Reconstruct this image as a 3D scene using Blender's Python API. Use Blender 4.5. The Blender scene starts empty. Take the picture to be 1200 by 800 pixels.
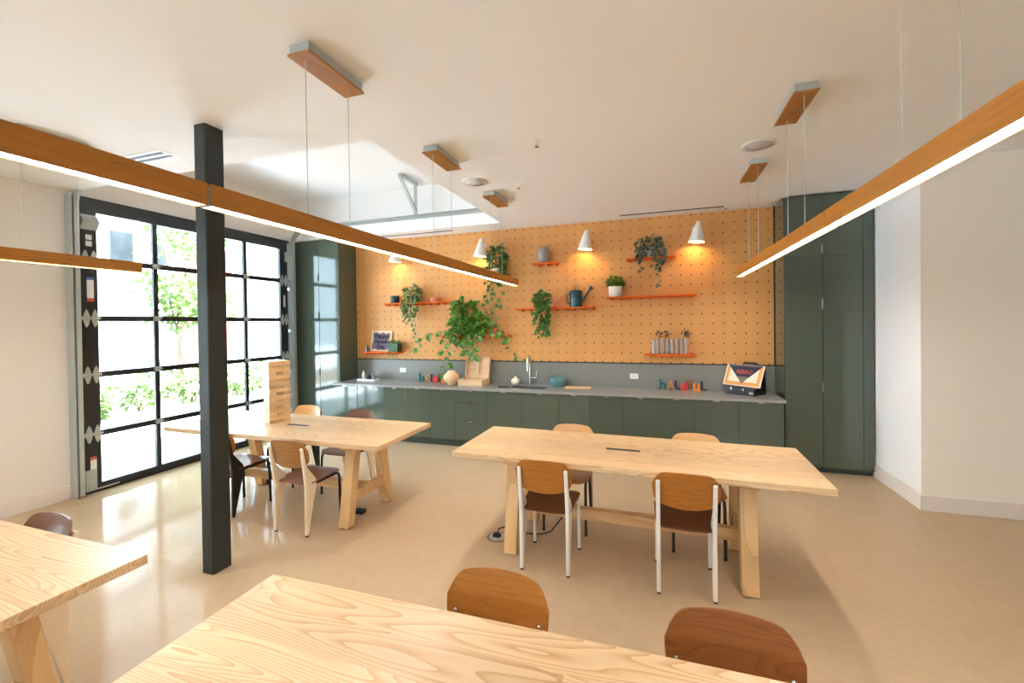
import bpy, bmesh, math, random
from mathutils import Vector, Matrix

scene = bpy.context.scene
COL = scene.collection
PI = math.pi
R = random.Random(7)

# ------------------------------------------------------------------ colour / materials
def lin(c):
    def f(v):
        v /= 255.0
        return v / 12.92 if v <= 0.04045 else ((v + 0.055) / 1.055) ** 2.4
    return tuple(f(v) for v in c) + (1.0,)

def newmat(name):
    m = bpy.data.materials.new(name)
    m.use_nodes = True
    nt = m.node_tree
    for n in list(nt.nodes):
        nt.nodes.remove(n)
    out = nt.nodes.new('ShaderNodeOutputMaterial')
    bs = nt.nodes.new('ShaderNodeBsdfPrincipled')
    nt.links.new(bs.outputs[0], out.inputs[0])
    return m, nt, bs, out

def N(nt, t, **kw):
    n = nt.nodes.new(t)
    for k, v in kw.items():
        setattr(n, k, v)
    return n

def math_node(nt, op, a, b=None, c=None):
    n = N(nt, 'ShaderNodeMath', operation=op)
    for i, v in enumerate((a, b, c)):
        if v is None:
            continue
        if isinstance(v, (int, float)):
            n.inputs[i].default_value = v
        else:
            nt.links.new(v, n.inputs[i])
    return n.outputs[0]

def mixc(nt, fac, a, b, mode='MIX'):
    n = N(nt, 'ShaderNodeMix', data_type='RGBA', blend_type=mode)
    for idx, v in ((0, fac), (6, a), (7, b)):
        if isinstance(v, (int, float)):
            n.inputs[idx].default_value = v
        elif isinstance(v, tuple):
            n.inputs[idx].default_value = v
        else:
            nt.links.new(v, n.inputs[idx])
    return n.outputs[2]

def plain(name, c, rough=0.5, metal=0.0, var=0.04, scale=6.0, spec=0.5, coat=0.0, bump=0.0):
    """Plain surface with a faint noise tint so that it stays procedural."""
    m, nt, bs, out = newmat(name)
    tc = N(nt, 'ShaderNodeTexCoord')
    no = N(nt, 'ShaderNodeTexNoise')
    no.inputs['Scale'].default_value = scale
    no.inputs['Detail'].default_value = 3
    nt.links.new(tc.outputs['Object'], no.inputs['Vector'])
    c = lin(c)
    lo = tuple(max(0, v * (1 - var)) for v in c[:3]) + (1,)
    hi = tuple(min(1, v * (1 + var)) for v in c[:3]) + (1,)
    nt.links.new(mixc(nt, no.outputs['Fac'], lo, hi), bs.inputs['Base Color'])
    bs.inputs['Roughness'].default_value = rough
    bs.inputs['Metallic'].default_value = metal
    bs.inputs['Specular IOR Level'].default_value = spec
    bs.inputs['Coat Weight'].default_value = coat
    bs.inputs['Coat Roughness'].default_value = 0.05
    if bump:
        b = N(nt, 'ShaderNodeBump')
        b.inputs['Strength'].default_value = bump
        b.inputs['Distance'].default_value = 0.01
        nt.links.new(no.outputs['Fac'], b.inputs['Height'])
        nt.links.new(b.outputs[0], bs.inputs['Normal'])
    return m

def wood(name, base, dark, rough=0.4, axis='X', cross='Y', plank=0.0, ring=9.0, line=0.5, stretch=0.5, across=3.2, plankvar=0.12, coat=0.0):
    """Figured timber: contour lines of a long stretched noise make the cathedral grain;
    optional glued-up planks of width `plank` across the `cross` axis."""
    m, nt, bs, out = newmat(name)
    tc = N(nt, 'ShaderNodeTexCoord')
    oi = N(nt, 'ShaderNodeObjectInfo')
    sp = N(nt, 'ShaderNodeSeparateXYZ')
    nt.links.new(tc.outputs['Object'], sp.inputs[0])
    ax, cr = sp.outputs[axis], sp.outputs[cross]
    other = [a for a in 'XYZ' if a not in (axis, cross)][0]
    ot = sp.outputs[other]
    rnd = math_node(nt, 'MULTIPLY', oi.outputs['Random'], 37.0)
    if plank:
        idx = math_node(nt, 'FLOOR', math_node(nt, 'DIVIDE', math_node(nt, 'ADD', cr, 10.0), plank))
        # staggered end joints along the board
        off = math_node(nt, 'MULTIPLY', math_node(nt, 'FRACT', math_node(nt, 'MULTIPLY', idx, 0.618)), 6.0)
        seg = math_node(nt, 'FLOOR', math_node(nt, 'DIVIDE', math_node(nt, 'ADD', math_node(nt, 'ADD', ax, 20.0), off), 3.4))
        pid = math_node(nt, 'ADD', math_node(nt, 'MULTIPLY', idx, 3.17), math_node(nt, 'MULTIPLY', seg, 1.93))
        pid = math_node(nt, 'ADD', pid, rnd)
    else:
        pid = rnd
    cx = N(nt, 'ShaderNodeCombineXYZ')
    nt.links.new(math_node(nt, 'MULTIPLY_ADD', ax, stretch, math_node(nt, 'MULTIPLY', pid, 1.37)), cx.inputs[0])
    nt.links.new(math_node(nt, 'MULTIPLY', cr, across), cx.inputs[1])
    nt.links.new(math_node(nt, 'MULTIPLY_ADD', ot, across, math_node(nt, 'MULTIPLY', pid, 2.11)), cx.inputs[2])
    no = N(nt, 'ShaderNodeTexNoise')
    no.inputs['Scale'].default_value = 1.0
    no.inputs['Detail'].default_value = 1.5
    no.inputs['Roughness'].default_value = 0.35
    nt.links.new(cx.outputs[0], no.inputs['Vector'])
    fr = math_node(nt, 'FRACT', math_node(nt, 'MULTIPLY', no.outputs['Fac'], ring))
    ln = math_node(nt, 'POWER', fr, 2.5)
    # pores / fibres
    cf = N(nt, 'ShaderNodeCombineXYZ')
    nt.links.new(math_node(nt, 'MULTIPLY', ax, 7.0), cf.inputs[0])
    nt.links.new(math_node(nt, 'MULTIPLY', cr, 240.0), cf.inputs[1])
    nt.links.new(math_node(nt, 'MULTIPLY', ot, 240.0), cf.inputs[2])
    nf = N(nt, 'ShaderNodeTexNoise')
    nf.inputs['Scale'].default_value = 1.0
    nf.inputs['Detail'].default_value = 2
    nt.links.new(cf.outputs[0], nf.inputs['Vector'])
    fac = math_node(nt, 'MULTIPLY', ln, line)
    fac = math_node(nt, 'MULTIPLY_ADD', math_node(nt, 'SUBTRACT', nf.outputs['Fac'], 0.5), 0.5, fac)
    n = N(nt, 'ShaderNodeMath', operation='ADD', use_clamp=True)
    nt.links.new(fac, n.inputs[0])
    n.inputs[1].default_value = 0.05
    col = mixc(nt, n.outputs[0], lin(base), lin(dark))
    wn = N(nt, 'ShaderNodeTexWhiteNoise', noise_dimensions='1D')
    nt.links.new(pid, wn.inputs['W'])
    v = math_node(nt, 'MULTIPLY_ADD', wn.outputs['Value'], 2 * plankvar, 1 - plankvar)
    hs = N(nt, 'ShaderNodeHueSaturation')
    nt.links.new(col, hs.inputs['Color'])
    nt.links.new(v, hs.inputs['Value'])
    nt.links.new(hs.outputs[0], bs.inputs['Base Color'])
    bs.inputs['Roughness'].default_value = rough
    bs.inputs['Coat Weight'].default_value = coat
    bs.inputs['Coat Roughness'].default_value = 0.15
    return m

def glassy(name, tint=(1, 1, 1), refl=0.06, rough=0.0, milk=0.0):
    """Thin clear sheet: see-through with a fresnel reflection."""
    m = bpy.data.materials.new(name)
    m.use_nodes = True
    nt = m.node_tree
    for n in list(nt.nodes):
        nt.nodes.remove(n)
    out = nt.nodes.new('ShaderNodeOutputMaterial')
    tr = nt.nodes.new('ShaderNodeBsdfTransparent')
    tr.inputs[0].default_value = tint + (1,)
    gl = nt.nodes.new('ShaderNodeBsdfGlossy')
    gl.inputs['Roughness'].default_value = rough
    lw = nt.nodes.new('ShaderNodeLayerWeight')
    lw.inputs[0].default_value = 0.15
    mm = nt.nodes.new('ShaderNodeMath'); mm.operation = 'MULTIPLY_ADD'
    mm.inputs[1].default_value = 0.6; mm.inputs[2].default_value = refl
    nt.links.new(lw.outputs['Fresnel'], mm.inputs[0])
    mx = nt.nodes.new('ShaderNodeMixShader')
    nt.links.new(mm.outputs[0], mx.inputs[0])
    nt.links.new(tr.outputs[0], mx.inputs[1])
    nt.links.new(gl.outputs[0], mx.inputs[2])
    res = mx.outputs[0]
    if milk:
        df = nt.nodes.new('ShaderNodeBsdfDiffuse'); df.inputs[0].default_value = (.9, .88, .85, 1)
        m2 = nt.nodes.new('ShaderNodeMixShader'); m2.inputs[0].default_value = milk
        nt.links.new(res, m2.inputs[1]); nt.links.new(df.outputs[0], m2.inputs[2]); res = m2.outputs[0]
    nt.links.new(res, out.inputs[0])
    return m

def emis(name, c, s):
    m, nt, bs, out = newmat(name)
    bs.inputs['Base Color'].default_value = (0.8, 0.8, 0.8, 1)
    bs.inputs['Emission Color'].default_value = c + (1,)
    bs.inputs['Emission Strength'].default_value = s
    return m

M = {}
M['wall'] = plain('wall_paint', (238, 231, 222), 0.85, var=0.015)
M['litwall'] = plain('lit_wall_paint', (252, 243, 230), 0.85, var=0.015)  # wall paint again, lightened to imitate stronger warm light on the northeast wall
M['wallwhite'] = plain('white_paint', (248, 248, 248), 0.8, var=0.015)
M['ceiling'] = plain('ceiling_paint', (248, 249, 250), 0.9, var=0.01, scale=2)
M['trim'] = plain('trim_paint', (236, 226, 216), 0.5, var=0.01)
M['green'] = plain('green_lacquer', (79, 90, 77), 0.09, var=0.03, scale=1.2, spec=0.6, coat=0.3)
M['greenmat'] = plain('green_matt', (74, 82, 68), 0.45, var=0.03)
M['plinth'] = plain('plinth_green', (62, 70, 60), 0.5)
M['quartz'] = plain('quartz', (150, 150, 146), 0.22, var=0.06, scale=60)
M['splash'] = plain('splash_quartz', (138, 139, 132), 0.28, var=0.05, scale=60)
M['blacksteel'] = plain('black_steel', (34, 36, 38), 0.4, var=0.05)
M['columnpaint'] = plain('column_paint', (44, 49, 47), 0.42, var=0.08, scale=12, spec=0.35)
M['galv'] = plain('galvanised_steel', (186, 193, 190), 0.4, metal=0.25, var=0.1, scale=14)
M['chrome'] = plain('brushed_steel', (205, 205, 202), 0.22, metal=1.0, var=0.03)
M['darkmetal'] = plain('dark_metal', (38, 34, 32), 0.4, metal=0.2)
M['white'] = plain('white_enamel', (240, 240, 238), 0.35, var=0.01)
M['legwhite'] = plain('leg_white', (238, 234, 228), 0.35, var=0.01)
M['legcream'] = plain('leg_cream', (233, 216, 188), 0.4, var=0.02)
M['legbrown'] = plain('leg_coffee', (62, 50, 42), 0.4, var=0.03)
M['glide'] = plain('black_rubber', (22, 21, 20), 0.6)
M['table'] = wood('ash_boards', (222, 193, 152), (186, 138, 88), 0.36, 'X', 'Y', plank=0.147, ring=30, line=0.75, stretch=0.62, across=6.0, plankvar=0.11, coat=0.08)
M['tableleg'] = wood('ash_leg', (232, 196, 144), (196, 148, 94), 0.4, 'Z', 'X', ring=8, line=0.5, plankvar=0.04)
M['tablebeam'] = wood('ash_beam', (228, 190, 138), (190, 142, 90), 0.4, 'X', 'Y', ring=8, line=0.5, plankvar=0.04)
M['pend'] = wood('oak_pendant', (190, 124, 42), (154, 92, 26), 0.42, 'Y', 'Z', ring=10, line=0.4, stretch=0.5, across=14, plankvar=0.05)
M['canopy'] = wood('oak_canopy', (178, 122, 58), (138, 86, 36), 0.45, 'Y', 'X', ring=8, line=0.5, plankvar=0.05)
M['amber'] = wood('amber_oak', (180, 114, 42), (142, 82, 26), 0.36, 'X', 'Z', ring=9, line=0.5, stretch=0.8, across=13, plankvar=0.03, coat=0.1)
M['chestnut'] = wood('chestnut_oak', (150, 88, 38), (112, 60, 22), 0.36, 'X', 'Z', ring=9, line=0.55, stretch=0.8, across=13, plankvar=0.03, coat=0.1)
M['lightoak'] = wood('light_oak', (224, 172, 104), (194, 138, 74), 0.3, 'X', 'Z', ring=9, line=0.4, stretch=0.8, across=13, plankvar=0.03, coat=0.1)
M['midoak'] = wood('mid_oak', (172, 118, 64), (138, 88, 44), 0.35, 'X', 'Z', ring=9, line=0.5, stretch=0.8, across=13, plankvar=0.03, coat=0.1)
M['walnut'] = wood('walnut_ply', (122, 76, 46), (84, 48, 28), 0.42, 'X', 'Z', ring=9, line=0.5, stretch=0.8, across=13, plankvar=0.03, coat=0.1)
M['seatdark'] = wood('dark_seat', (96, 54, 30), (64, 34, 18), 0.3, 'X', 'Y', ring=9, line=0.4, stretch=0.8, across=13, plankvar=0.03, coat=0.1)
M['seatbrown'] = wood('brown_seat', (134, 82, 52), (98, 56, 34), 0.3, 'X', 'Y', ring=9, line=0.4, stretch=0.8, across=13, plankvar=0.03, coat=0.1)
M['pine'] = wood('pine_box', (238, 204, 162), (208, 164, 118), 0.5, 'X', 'Z', ring=8, line=0.5, plankvar=0.04)
M['block'] = wood('beech_block', (226, 190, 142), (190, 146, 98), 0.5, 'X', 'Y', ring=7, line=0.5, stretch=2, across=9, plankvar=0.26)
M['shelf'] = plain('orange_shelf', (228, 104, 18), 0.6, var=0.04, spec=0.25)
M['pot_teal'] = plain('teal_glaze', (44, 74, 82), 0.3)
M['can_teal'] = plain('teal_enamel', (38, 78, 92), 0.25)
M['can_copper'] = plain('blush_metal', (226, 178, 150), 0.3, metal=0.3)
M['copper'] = plain('copper_handle', (150, 92, 60), 0.35, metal=0.5)
M['pink'] = plain('pink_clay', (206, 124, 98), 0.6)
M['whitepot'] = plain('white_ceramic', (238, 236, 230), 0.45, var=0.03, scale=30, bump=0.3)
M['greypot'] = plain('grey_ceramic', (150, 150, 150), 0.6)
M['greenglaze'] = plain('green_glaze', (58, 100, 74), 0.25, var=0.15)
M['bowl'] = plain('blue_glaze', (96, 142, 148), 0.25, var=0.08, scale=18)
M['soil'] = plain('soil', (52, 38, 28), 0.9, var=0.3, scale=60)
M['stem'] = plain('plant_stem', (96, 116, 56), 0.6)
M['drystem'] = plain('dry_stem', (176, 134, 82), 0.7)
M['cord'] = plain('black_cord', (26, 26, 28), 0.5)
M['wire'] = plain('steel_wire', (205, 205, 205), 0.4, metal=0.3)
M['paper'] = plain('white_label', (238, 238, 236), 0.5, var=0.01)
M['bluelabel'] = plain('blue_label', (60, 110, 180), 0.5)
M['redlabel'] = plain('red_label', (214, 84, 52), 0.5)
M['outlet'] = plain('outlet_white', (240, 240, 238), 0.35, var=0.01)
M['slot'] = plain('dark_slot', (40, 40, 42), 0.6)
M['ink'] = plain('print_ink', (84, 52, 30), 0.7)
M['turntable'] = plain('turntable_black', (18, 17, 17), 0.35)
M['cream'] = plain('cream_print', (240, 226, 204), 0.6, var=0.02)
M['navy'] = plain('navy_print', (44, 46, 66), 0.6)
M['greyprint'] = plain('grey_print', (120, 112, 104), 0.6)
M['orangeprint'] = plain('orange_print', (222, 158, 84), 0.6, var=0.25, scale=90)
M['redprint'] = plain('red_print', (206, 78, 50), 0.6)
M['l_teal'] = plain('letter_teal', (16, 108, 98), 0.45)
M['l_beige'] = plain('letter_beige', (188, 138, 92), 0.5)
M['l_navy'] = plain('letter_navy', (32, 40, 62), 0.45)
M['l_red'] = plain('letter_red', (222, 62, 60), 0.45)
M['l_brown'] = plain('letter_brown', (140, 88, 48), 0.5)
M['l_orange'] = plain('letter_orange', (244, 142, 52), 0.45)
M['boardpurple'] = plain('purple_board', (116, 98, 118), 0.7, var=0.12, scale=20)
M['inkdark'] = plain('ink_dark', (40, 26, 34), 0.7)
M['framewood'] = plain('pale_frame', (236, 208, 160), 0.6, var=0.05)
M['glass'] = glassy('clear_glass', (0.97, 0.985, 0.98), 0.03)
M['tube'] = glassy('tube_glass', (0.99, 0.985, 0.975), 0.07, 0.15, milk=0.30)
M['diffuser'] = emis('lamp_diffuser', (1.0, 0.94, 0.86), 62.0)
M['bulb'] = emis('warm_bulb', (1.0, 0.58, 0.20), 155.0)
M['downlight'] = plain('speaker_grille', (206, 208, 210), 0.7, var=0.05, scale=200)
M['pavement'] = plain('pavement', (210, 210, 211), 0.85, var=0.05, scale=3)
M['road'] = plain('whitened_road', (222, 223, 225), 0.9, var=0.08, scale=3)  # road surface whitened to bounce extra daylight up into the ceiling pocket
M['mulch'] = plain('mulch', (140, 122, 110), 0.95, var=0.35, scale=9)
M['stucco'] = plain('white_stucco', (226, 228, 232), 0.9, var=0.02)
M['bluepane'] = plain('window_blue', (44, 48, 52), 0.1, var=0.1, scale=1)
M['bark'] = plain('tree_bark', (110, 96, 82), 0.9, var=0.2, scale=20)

def brick_mat():
    m, nt, bs, out = newmat('red_brick')
    tc = N(nt, 'ShaderNodeTexCoord'); mp = N(nt, 'ShaderNodeMapping')
    mp.inputs['Rotation'].default_value = (PI / 2, 0, PI / 2)
    br = N(nt, 'ShaderNodeTexBrick')
    br.inputs['Color1'].default_value = lin((120, 40, 42)); br.inputs['Color2'].default_value = lin((106, 34, 36))
    br.inputs['Mortar'].default_value = lin((140, 80, 78)); br.inputs['Scale'].default_value = 4
    nt.links.new(tc.outputs['Object'], mp.inputs[0]); nt.links.new(mp.outputs[0], br.inputs['Vector'])
    nt.links.new(br.outputs['Color'], bs.inputs['Base Color']); bs.inputs['Roughness'].default_value = 0.9
    return m
M['brick'] = brick_mat()

def leaf_mat(name, c1, c2, rough=0.4):
    m, nt, bs, out = newmat(name)
    tc = N(nt, 'ShaderNodeTexCoord'); no = N(nt, 'ShaderNodeTexNoise')
    no.inputs['Scale'].default_value = 28; no.inputs['Detail'].default_value = 1
    nt.links.new(tc.outputs['Object'], no.inputs['Vector'])
    cr = N(nt, 'ShaderNodeValToRGB')
    cr.color_ramp.elements[0].position = 0.36; cr.color_ramp.elements[0].color = lin(c1)
    cr.color_ramp.elements[1].position = 0.66; cr.color_ramp.elements[1].color = lin(c2)
    nt.links.new(no.outputs['Fac'], cr.inputs[0]); nt.links.new(cr.outputs[0], bs.inputs['Base Color'])
    bs.inputs['Roughness'].default_value = rough
    tl = N(nt, 'ShaderNodeBsdfTranslucent'); nt.links.new(cr.outputs[0], tl.inputs[0])
    mx = N(nt, 'ShaderNodeMixShader'); mx.inputs[0].default_value = 0.2
    nt.links.new(bs.outputs[0], mx.inputs[1]); nt.links.new(tl.outputs[0], mx.inputs[2])
    nt.links.new(mx.outputs[0], out.inputs[0])
    return m
M['leaf'] = leaf_mat('pothos_leaf', (38, 96, 26), (138, 186, 74))
M['leafdark'] = leaf_mat('ivy_leaf', (34, 84, 34), (112, 160, 74))
M['leafvar'] = leaf_mat('mottled_leaf', (56, 104, 44), (166, 186, 120))
M['leafgrey'] = leaf_mat('grey_leaf', (66, 86, 74), (134, 150, 134))
M['leafbush'] = leaf_mat('boxwood_leaf', (70, 104, 30), (140, 160, 56))
M['leafout'] = leaf_mat('garden_leaf', (54, 84, 30), (98, 124, 56), 0.7)
M['leaftree'] = leaf_mat('tree_leaf', (62, 90, 36), (106, 130, 62), 0.7)
M['drydark'] = leaf_mat('dry_flower', (92, 64, 54), (146, 116, 92), 0.8)
M['drypale'] = leaf_mat('dry_grass', (206, 158, 104), (232, 190, 140), 0.8)

def floor_mat():
    m, nt, bs, out = newmat('polished_concrete')
    tc = N(nt, 'ShaderNodeTexCoord')
    n1 = N(nt, 'ShaderNodeTexNoise'); n1.inputs['Scale'].default_value = 0.9; n1.inputs['Detail'].default_value = 6; n1.inputs['Roughness'].default_value = 0.6
    n2 = N(nt, 'ShaderNodeTexNoise'); n2.inputs['Scale'].default_value = 14; n2.inputs['Detail'].default_value = 5
    for n in (n1, n2):
        nt.links.new(tc.outputs['Object'], n.inputs['Vector'])
    c = mixc(nt, n1.outputs['Fac'], lin((182, 158, 127)), lin((204, 179, 146)))
    c2 = mixc(nt, 0.22, c, mixc(nt, n2.outputs['Fac'], lin((158, 136, 110)), lin((214, 192, 164))))
    nt.links.new(c2, bs.inputs['Base Color'])
    r = math_node(nt, 'MULTIPLY_ADD', n1.outputs['Fac'], 0.10, 0.07)
    nt.links.new(r, bs.inputs['Roughness'])
    bs.inputs['Specular IOR Level'].default_value = 0.055
    bs.inputs['Coat Weight'].default_value = 0.0
    bs.inputs['Coat Roughness'].default_value = 0.06
    return m
M['floor'] = floor_mat()

PEG_X0, PEG_DX, PEG_Z0, PEG_DZ = -4.823, 0.1319, 1.362, 0.1335
def peg_mat():
    """Birch-ply pegboard; drilled holes on a regular grid, faint sheet tints."""
    m, nt, bs, out = newmat('pegboard_ply')
    tc = N(nt, 'ShaderNodeTexCoord'); sp = N(nt, 'ShaderNodeSeparateXYZ')
    nt.links.new(tc.outputs['Object'], sp.inputs[0])
    def cell(s, o, d):
        f = math_node(nt, 'FRACT', math_node(nt, 'ADD', math_node(nt, 'DIVIDE', math_node(nt, 'SUBTRACT', s, o), d), 100.5))
        return math_node(nt, 'MULTIPLY', math_node(nt, 'SUBTRACT', f, 0.5), d)
    u = cell(sp.outputs['X'], PEG_X0, PEG_DX); v = cell(sp.outputs['Z'], PEG_Z0, PEG_DZ)
    r = math_node(nt, 'SQRT', math_node(nt, 'ADD', math_node(nt, 'MULTIPLY', u, u), math_node(nt, 'MULTIPLY', v, v)))
    hole = math_node(nt, 'LESS_THAN', r, 0.0098)
    no = N(nt, 'ShaderNodeTexNoise'); no.inputs['Scale'].default_value = 1.0; no.inputs['Detail'].default_value = 3
    mp = N(nt, 'ShaderNodeMapping'); mp.inputs['Scale'].default_value = (5, 5, 0.5)
    nt.links.new(tc.outputs['Object'], mp.inputs[0]); nt.links.new(mp.outputs[0], no.inputs['Vector'])
    ply = mixc(nt, no.outputs['Fac'], lin((214, 148, 78)), lin((230, 170, 98)))
    c = mixc(nt, hole, ply, lin((88, 50, 26)))
    nt.links.new(c, bs.inputs['Base Color'])
    bs.inputs['Roughness'].default_value = 0.5
    return m
M['peg'] = peg_mat()

# ------------------------------------------------------------------ mesh builder
class MB:
    def __init__(self):
        self.v = []; self.f = []; self.s = []; self.mi = []
    def add(self, vs, fs, smooth=False, T=None, mi=0):
        o = len(self.v)
        for p in vs:
            p = Vector(p)
            self.v.append(T @ p if T is not None else p)
        for f in fs:
            self.f.append([o + i for i in f]); self.s.append(smooth); self.mi.append(mi)
        return self
    def box(self, x0, y0, z0, x1, y1, z1, T=None, mi=0):
        vs = [(x0, y0, z0), (x1, y0, z0), (x1, y1, z0), (x0, y1, z0), (x0, y0, z1), (x1, y0, z1), (x1, y1, z1), (x0, y1, z1)]
        fs = [(0, 3, 2, 1), (4, 5, 6, 7), (0, 1, 5, 4), (1, 2, 6, 5), (2, 3, 7, 6), (3, 0, 4, 7)]
        return self.add(vs, fs, False, T, mi)
    def hexa(self, b, t, T=None):
        fs = [(0, 3, 2, 1), (4, 5, 6, 7), (0, 1, 5, 4), (1, 2, 6, 5), (2, 3, 7, 6), (3, 0, 4, 7)]
        return self.add(list(b) + list(t), fs, False, T)
    def prism(self, pts, h, T=None, smooth=False):
        """pts: 2-D outline (CCW) in local XY, extruded 0..h in local Z."""
        n = len(pts)
        vs = [(x, y, 0) for x, y in pts] + [(x, y, h) for x, y in pts]
        fs = [tuple(range(n))[::-1], tuple(range(n, 2 * n))]
        fs += [(i, (i + 1) % n, n + (i + 1) % n, n + i) for i in range(n)]
        return self.add(vs, fs, smooth, T)
    def cyl(self, p0, p1, r0, r1=None, n=16, caps=True, smooth=True, T=None):
        if r1 is None: r1 = r0
        p0 = Vector(p0); p1 = Vector(p1); d = (p1 - p0).normalized()
        a = d.orthogonal().normalized(); b = d.cross(a)
        vs = []
        for p, r in ((p0, r0), (p1, r1)):
            for i in range(n):
                t = 2 * PI * i / n
                vs.append(p + (a * math.cos(t) + b * math.sin(t)) * r)
        self.add(vs, [(i, (i + 1) % n, n + (i + 1) % n, n + i) for i in range(n)], smooth, T)
        if caps:
            self.add(vs[:n], [tuple(range(n))[::-1]], False, T)
            self.add(vs[n:], [tuple(range(n))], False, T)
        return self
    def lathe(self, prof, n=24, T=None, c=(0, 0, 0), smooth=True):
        vs = []; m = len(prof)
        for r, z in prof:
            for i in range(n):
                t = 2 * PI * i / n
                vs.append((c[0] + r * math.cos(t), c[1] + r * math.sin(t), c[2] + z))
        fs = []
        for k in range(m - 1):
            for i in range(n):
                j = (i + 1) % n
                fs.append((k * n + i, k * n + j, (k + 1) * n + j, (k + 1) * n + i))
        return self.add(vs, fs, smooth, T)
    def tube(self, pts, r, n=8, T=None, r1=None):
        P = [Vector(p) for p in pts]; m = len(P)
        vs = []; prev = None
        for k, p in enumerate(P):
            d = (P[min(k + 1, m - 1)] - P[max(k - 1, 0)]).normalized()
            if prev is None: a = d.orthogonal().normalized()
            else:
                a = prev - d * prev.dot(d)
                a = a.normalized() if a.length > 1e-6 else d.orthogonal().normalized()
            prev = a; b = d.cross(a)
            rr = r if r1 is None else r + (r1 - r) * k / (m - 1)
            for i in range(n):
                t = 2 * PI * i / n
                vs.append(p + (a * math.cos(t) + b * math.sin(t)) * rr)
        fs = []
        for k in range(m - 1):
            for i in range(n):
                j = (i + 1) % n
                fs.append((k * n + i, k * n + j, (k + 1) * n + j, (k + 1) * n + i))
        self.add(vs, fs, True, T)
        self.add(vs[:n], [tuple(range(n))[::-1]], False, T); self.add(vs[-n:], [tuple(range(n))], False, T)
        return self
    def leaf(self, p, d, up, L, W):
        """one heart-shaped folded leaf from p along d"""
        d = Vector(d).normalized(); up = Vector(up); s = d.cross(up)
        if s.length < 1e-4: s = d.orthogonal()
        s.normalize(); u = s.cross(d)
        P = Vector(p)
        o = lambda a, b, c: P + d * (a * L) + s * (b * W) + u * (c * W)
        vs = [o(0, 0, 0), o(.12, .38, .16), o(.45, .5, .18), o(.8, .2, .04), o(1, 0, -.1), o(.8, -.2, .04), o(.45, -.5, .18), o(.12, -.38, .16), o(.5, 0, 0)]
        self.add(vs, [(0, 8, 2, 1), (8, 4, 3, 2), (0, 7, 6, 8), (8, 6, 5, 4)], False)
        return self
    def mesh(self, name):
        me = bpy.data.meshes.new(name)
        me.from_pydata([tuple(v) for v in self.v], [], self.f)
        me.polygons.foreach_set('use_smooth', self.s)
        me.polygons.foreach_set('material_index', self.mi)
        me.update()
        return me
    def build(self, name, mat, parent=None, loc=(0, 0, 0), rot=(0, 0, 0), bevel=0.0, seg=2, weld=False):
        me = self.mesh(name)
        if weld:
            b = bmesh.new(); b.from_mesh(me); bmesh.ops.remove_doubles(b, verts=b.verts, dist=1e-5); b.to_mesh(me); b.free()
        for q in (mat if isinstance(mat, (list, tuple)) else [mat]):
            me.materials.append(q if not isinstance(q, str) else M[q])
        o = bpy.data.objects.new(name, me); COL.objects.link(o)
        o.location = loc; o.rotation_euler = rot
        if parent is not None: o.parent = parent
        if bevel:
            md = o.modifiers.new('bevel', 'BEVEL'); md.width = bevel; md.segments = seg
            md.limit_method = 'ANGLE'; md.angle_limit = math.radians(40)
        return o

def tag(o, label=None, cat=None, group=None, kind=None):
    if label: o['label'] = label
    if cat: o['category'] = cat
    if group: o['group'] = group
    if kind: o['kind'] = kind
    return o
def empty(name, loc=(0, 0, 0), rz=0.0, label=None, cat=None, group=None, kind=None):
    o = bpy.data.objects.new(name, None); COL.objects.link(o)
    o.location = loc; o.rotation_euler = (0, 0, rz); o.empty_display_size = 0.1
    return tag(o, label, cat, group, kind)
def struct(o):
    o['kind'] = 'structure'; return o
def copy_tree(o, parent=None):
    kids = [c for c in bpy.data.objects if c.parent == o]
    c = o.copy(); COL.objects.link(c)
    if parent is not None: c.parent = parent
    for k in kids: copy_tree(k, c)
    return c
def text_mesh(body, size, extrude, name, mat, parent=None, loc=(0, 0, 0), rot=(0, 0, 0), shear=0.0, sx=1.0, offset=0.0):
    cu = bpy.data.curves.new(name, 'FONT'); cu.body = body; cu.size = size; cu.extrude = extrude
    cu.align_x = 'CENTER'; cu.align_y = 'BOTTOM_BASELINE'; cu.shear = shear; cu.offset = offset
    cu.resolution_u = 3
    tmp = bpy.data.objects.new('tmp', cu); COL.objects.link(tmp)
    dg = bpy.context.evaluated_depsgraph_get(); dg.update()
    me = bpy.data.meshes.new_from_object(tmp.evaluated_get(dg))
    bpy.data.objects.remove(tmp); bpy.data.curves.remove(cu)
    me.name = name; me.materials.clear(); me.materials.append(M[mat])
    o = bpy.data.objects.new(name, me); COL.objects.link(o)
    o.location = loc; o.rotation_euler = rot; o.scale = (sx, 1, 1)
    if parent is not None: o.parent = parent
    return o
def rrect(w, h, r, n=5, cx=0, cy=0):
    pts = []
    for sx, sy, a0 in ((1, 1, 0), (-1, 1, 90), (-1, -1, 180), (1, -1, 270)):
        for i in range(n + 1):
            a = math.radians(a0 + 90 * i / n)
            pts.append((cx + sx * (w / 2 - r) + r * math.cos(a), cy + sy * (h / 2 - r) + r * math.sin(a)))
    return pts

# ------------------------------------------------------------------ dimensions (metres)
H = 1.797
ZC = 3.27                       # ceiling
XG, XWL = -5.872, -5.93         # garage-door plane, wall plane
YB = 6.294; YWB = 6.315         # pegboard face, north wall
XR, YR = 2.342, 5.003           # short return wall, east stretch of wall
X1, Y0 = 6.5, -5.0
RX0, RX1, RY0, RY1, RZ = XWL, -2.15, 2.888, 5.907, 3.95   # raised ceiling pocket over the door
DY0, DY1 = 2.90, 5.69           # door opening
TZ = 0.795

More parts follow.
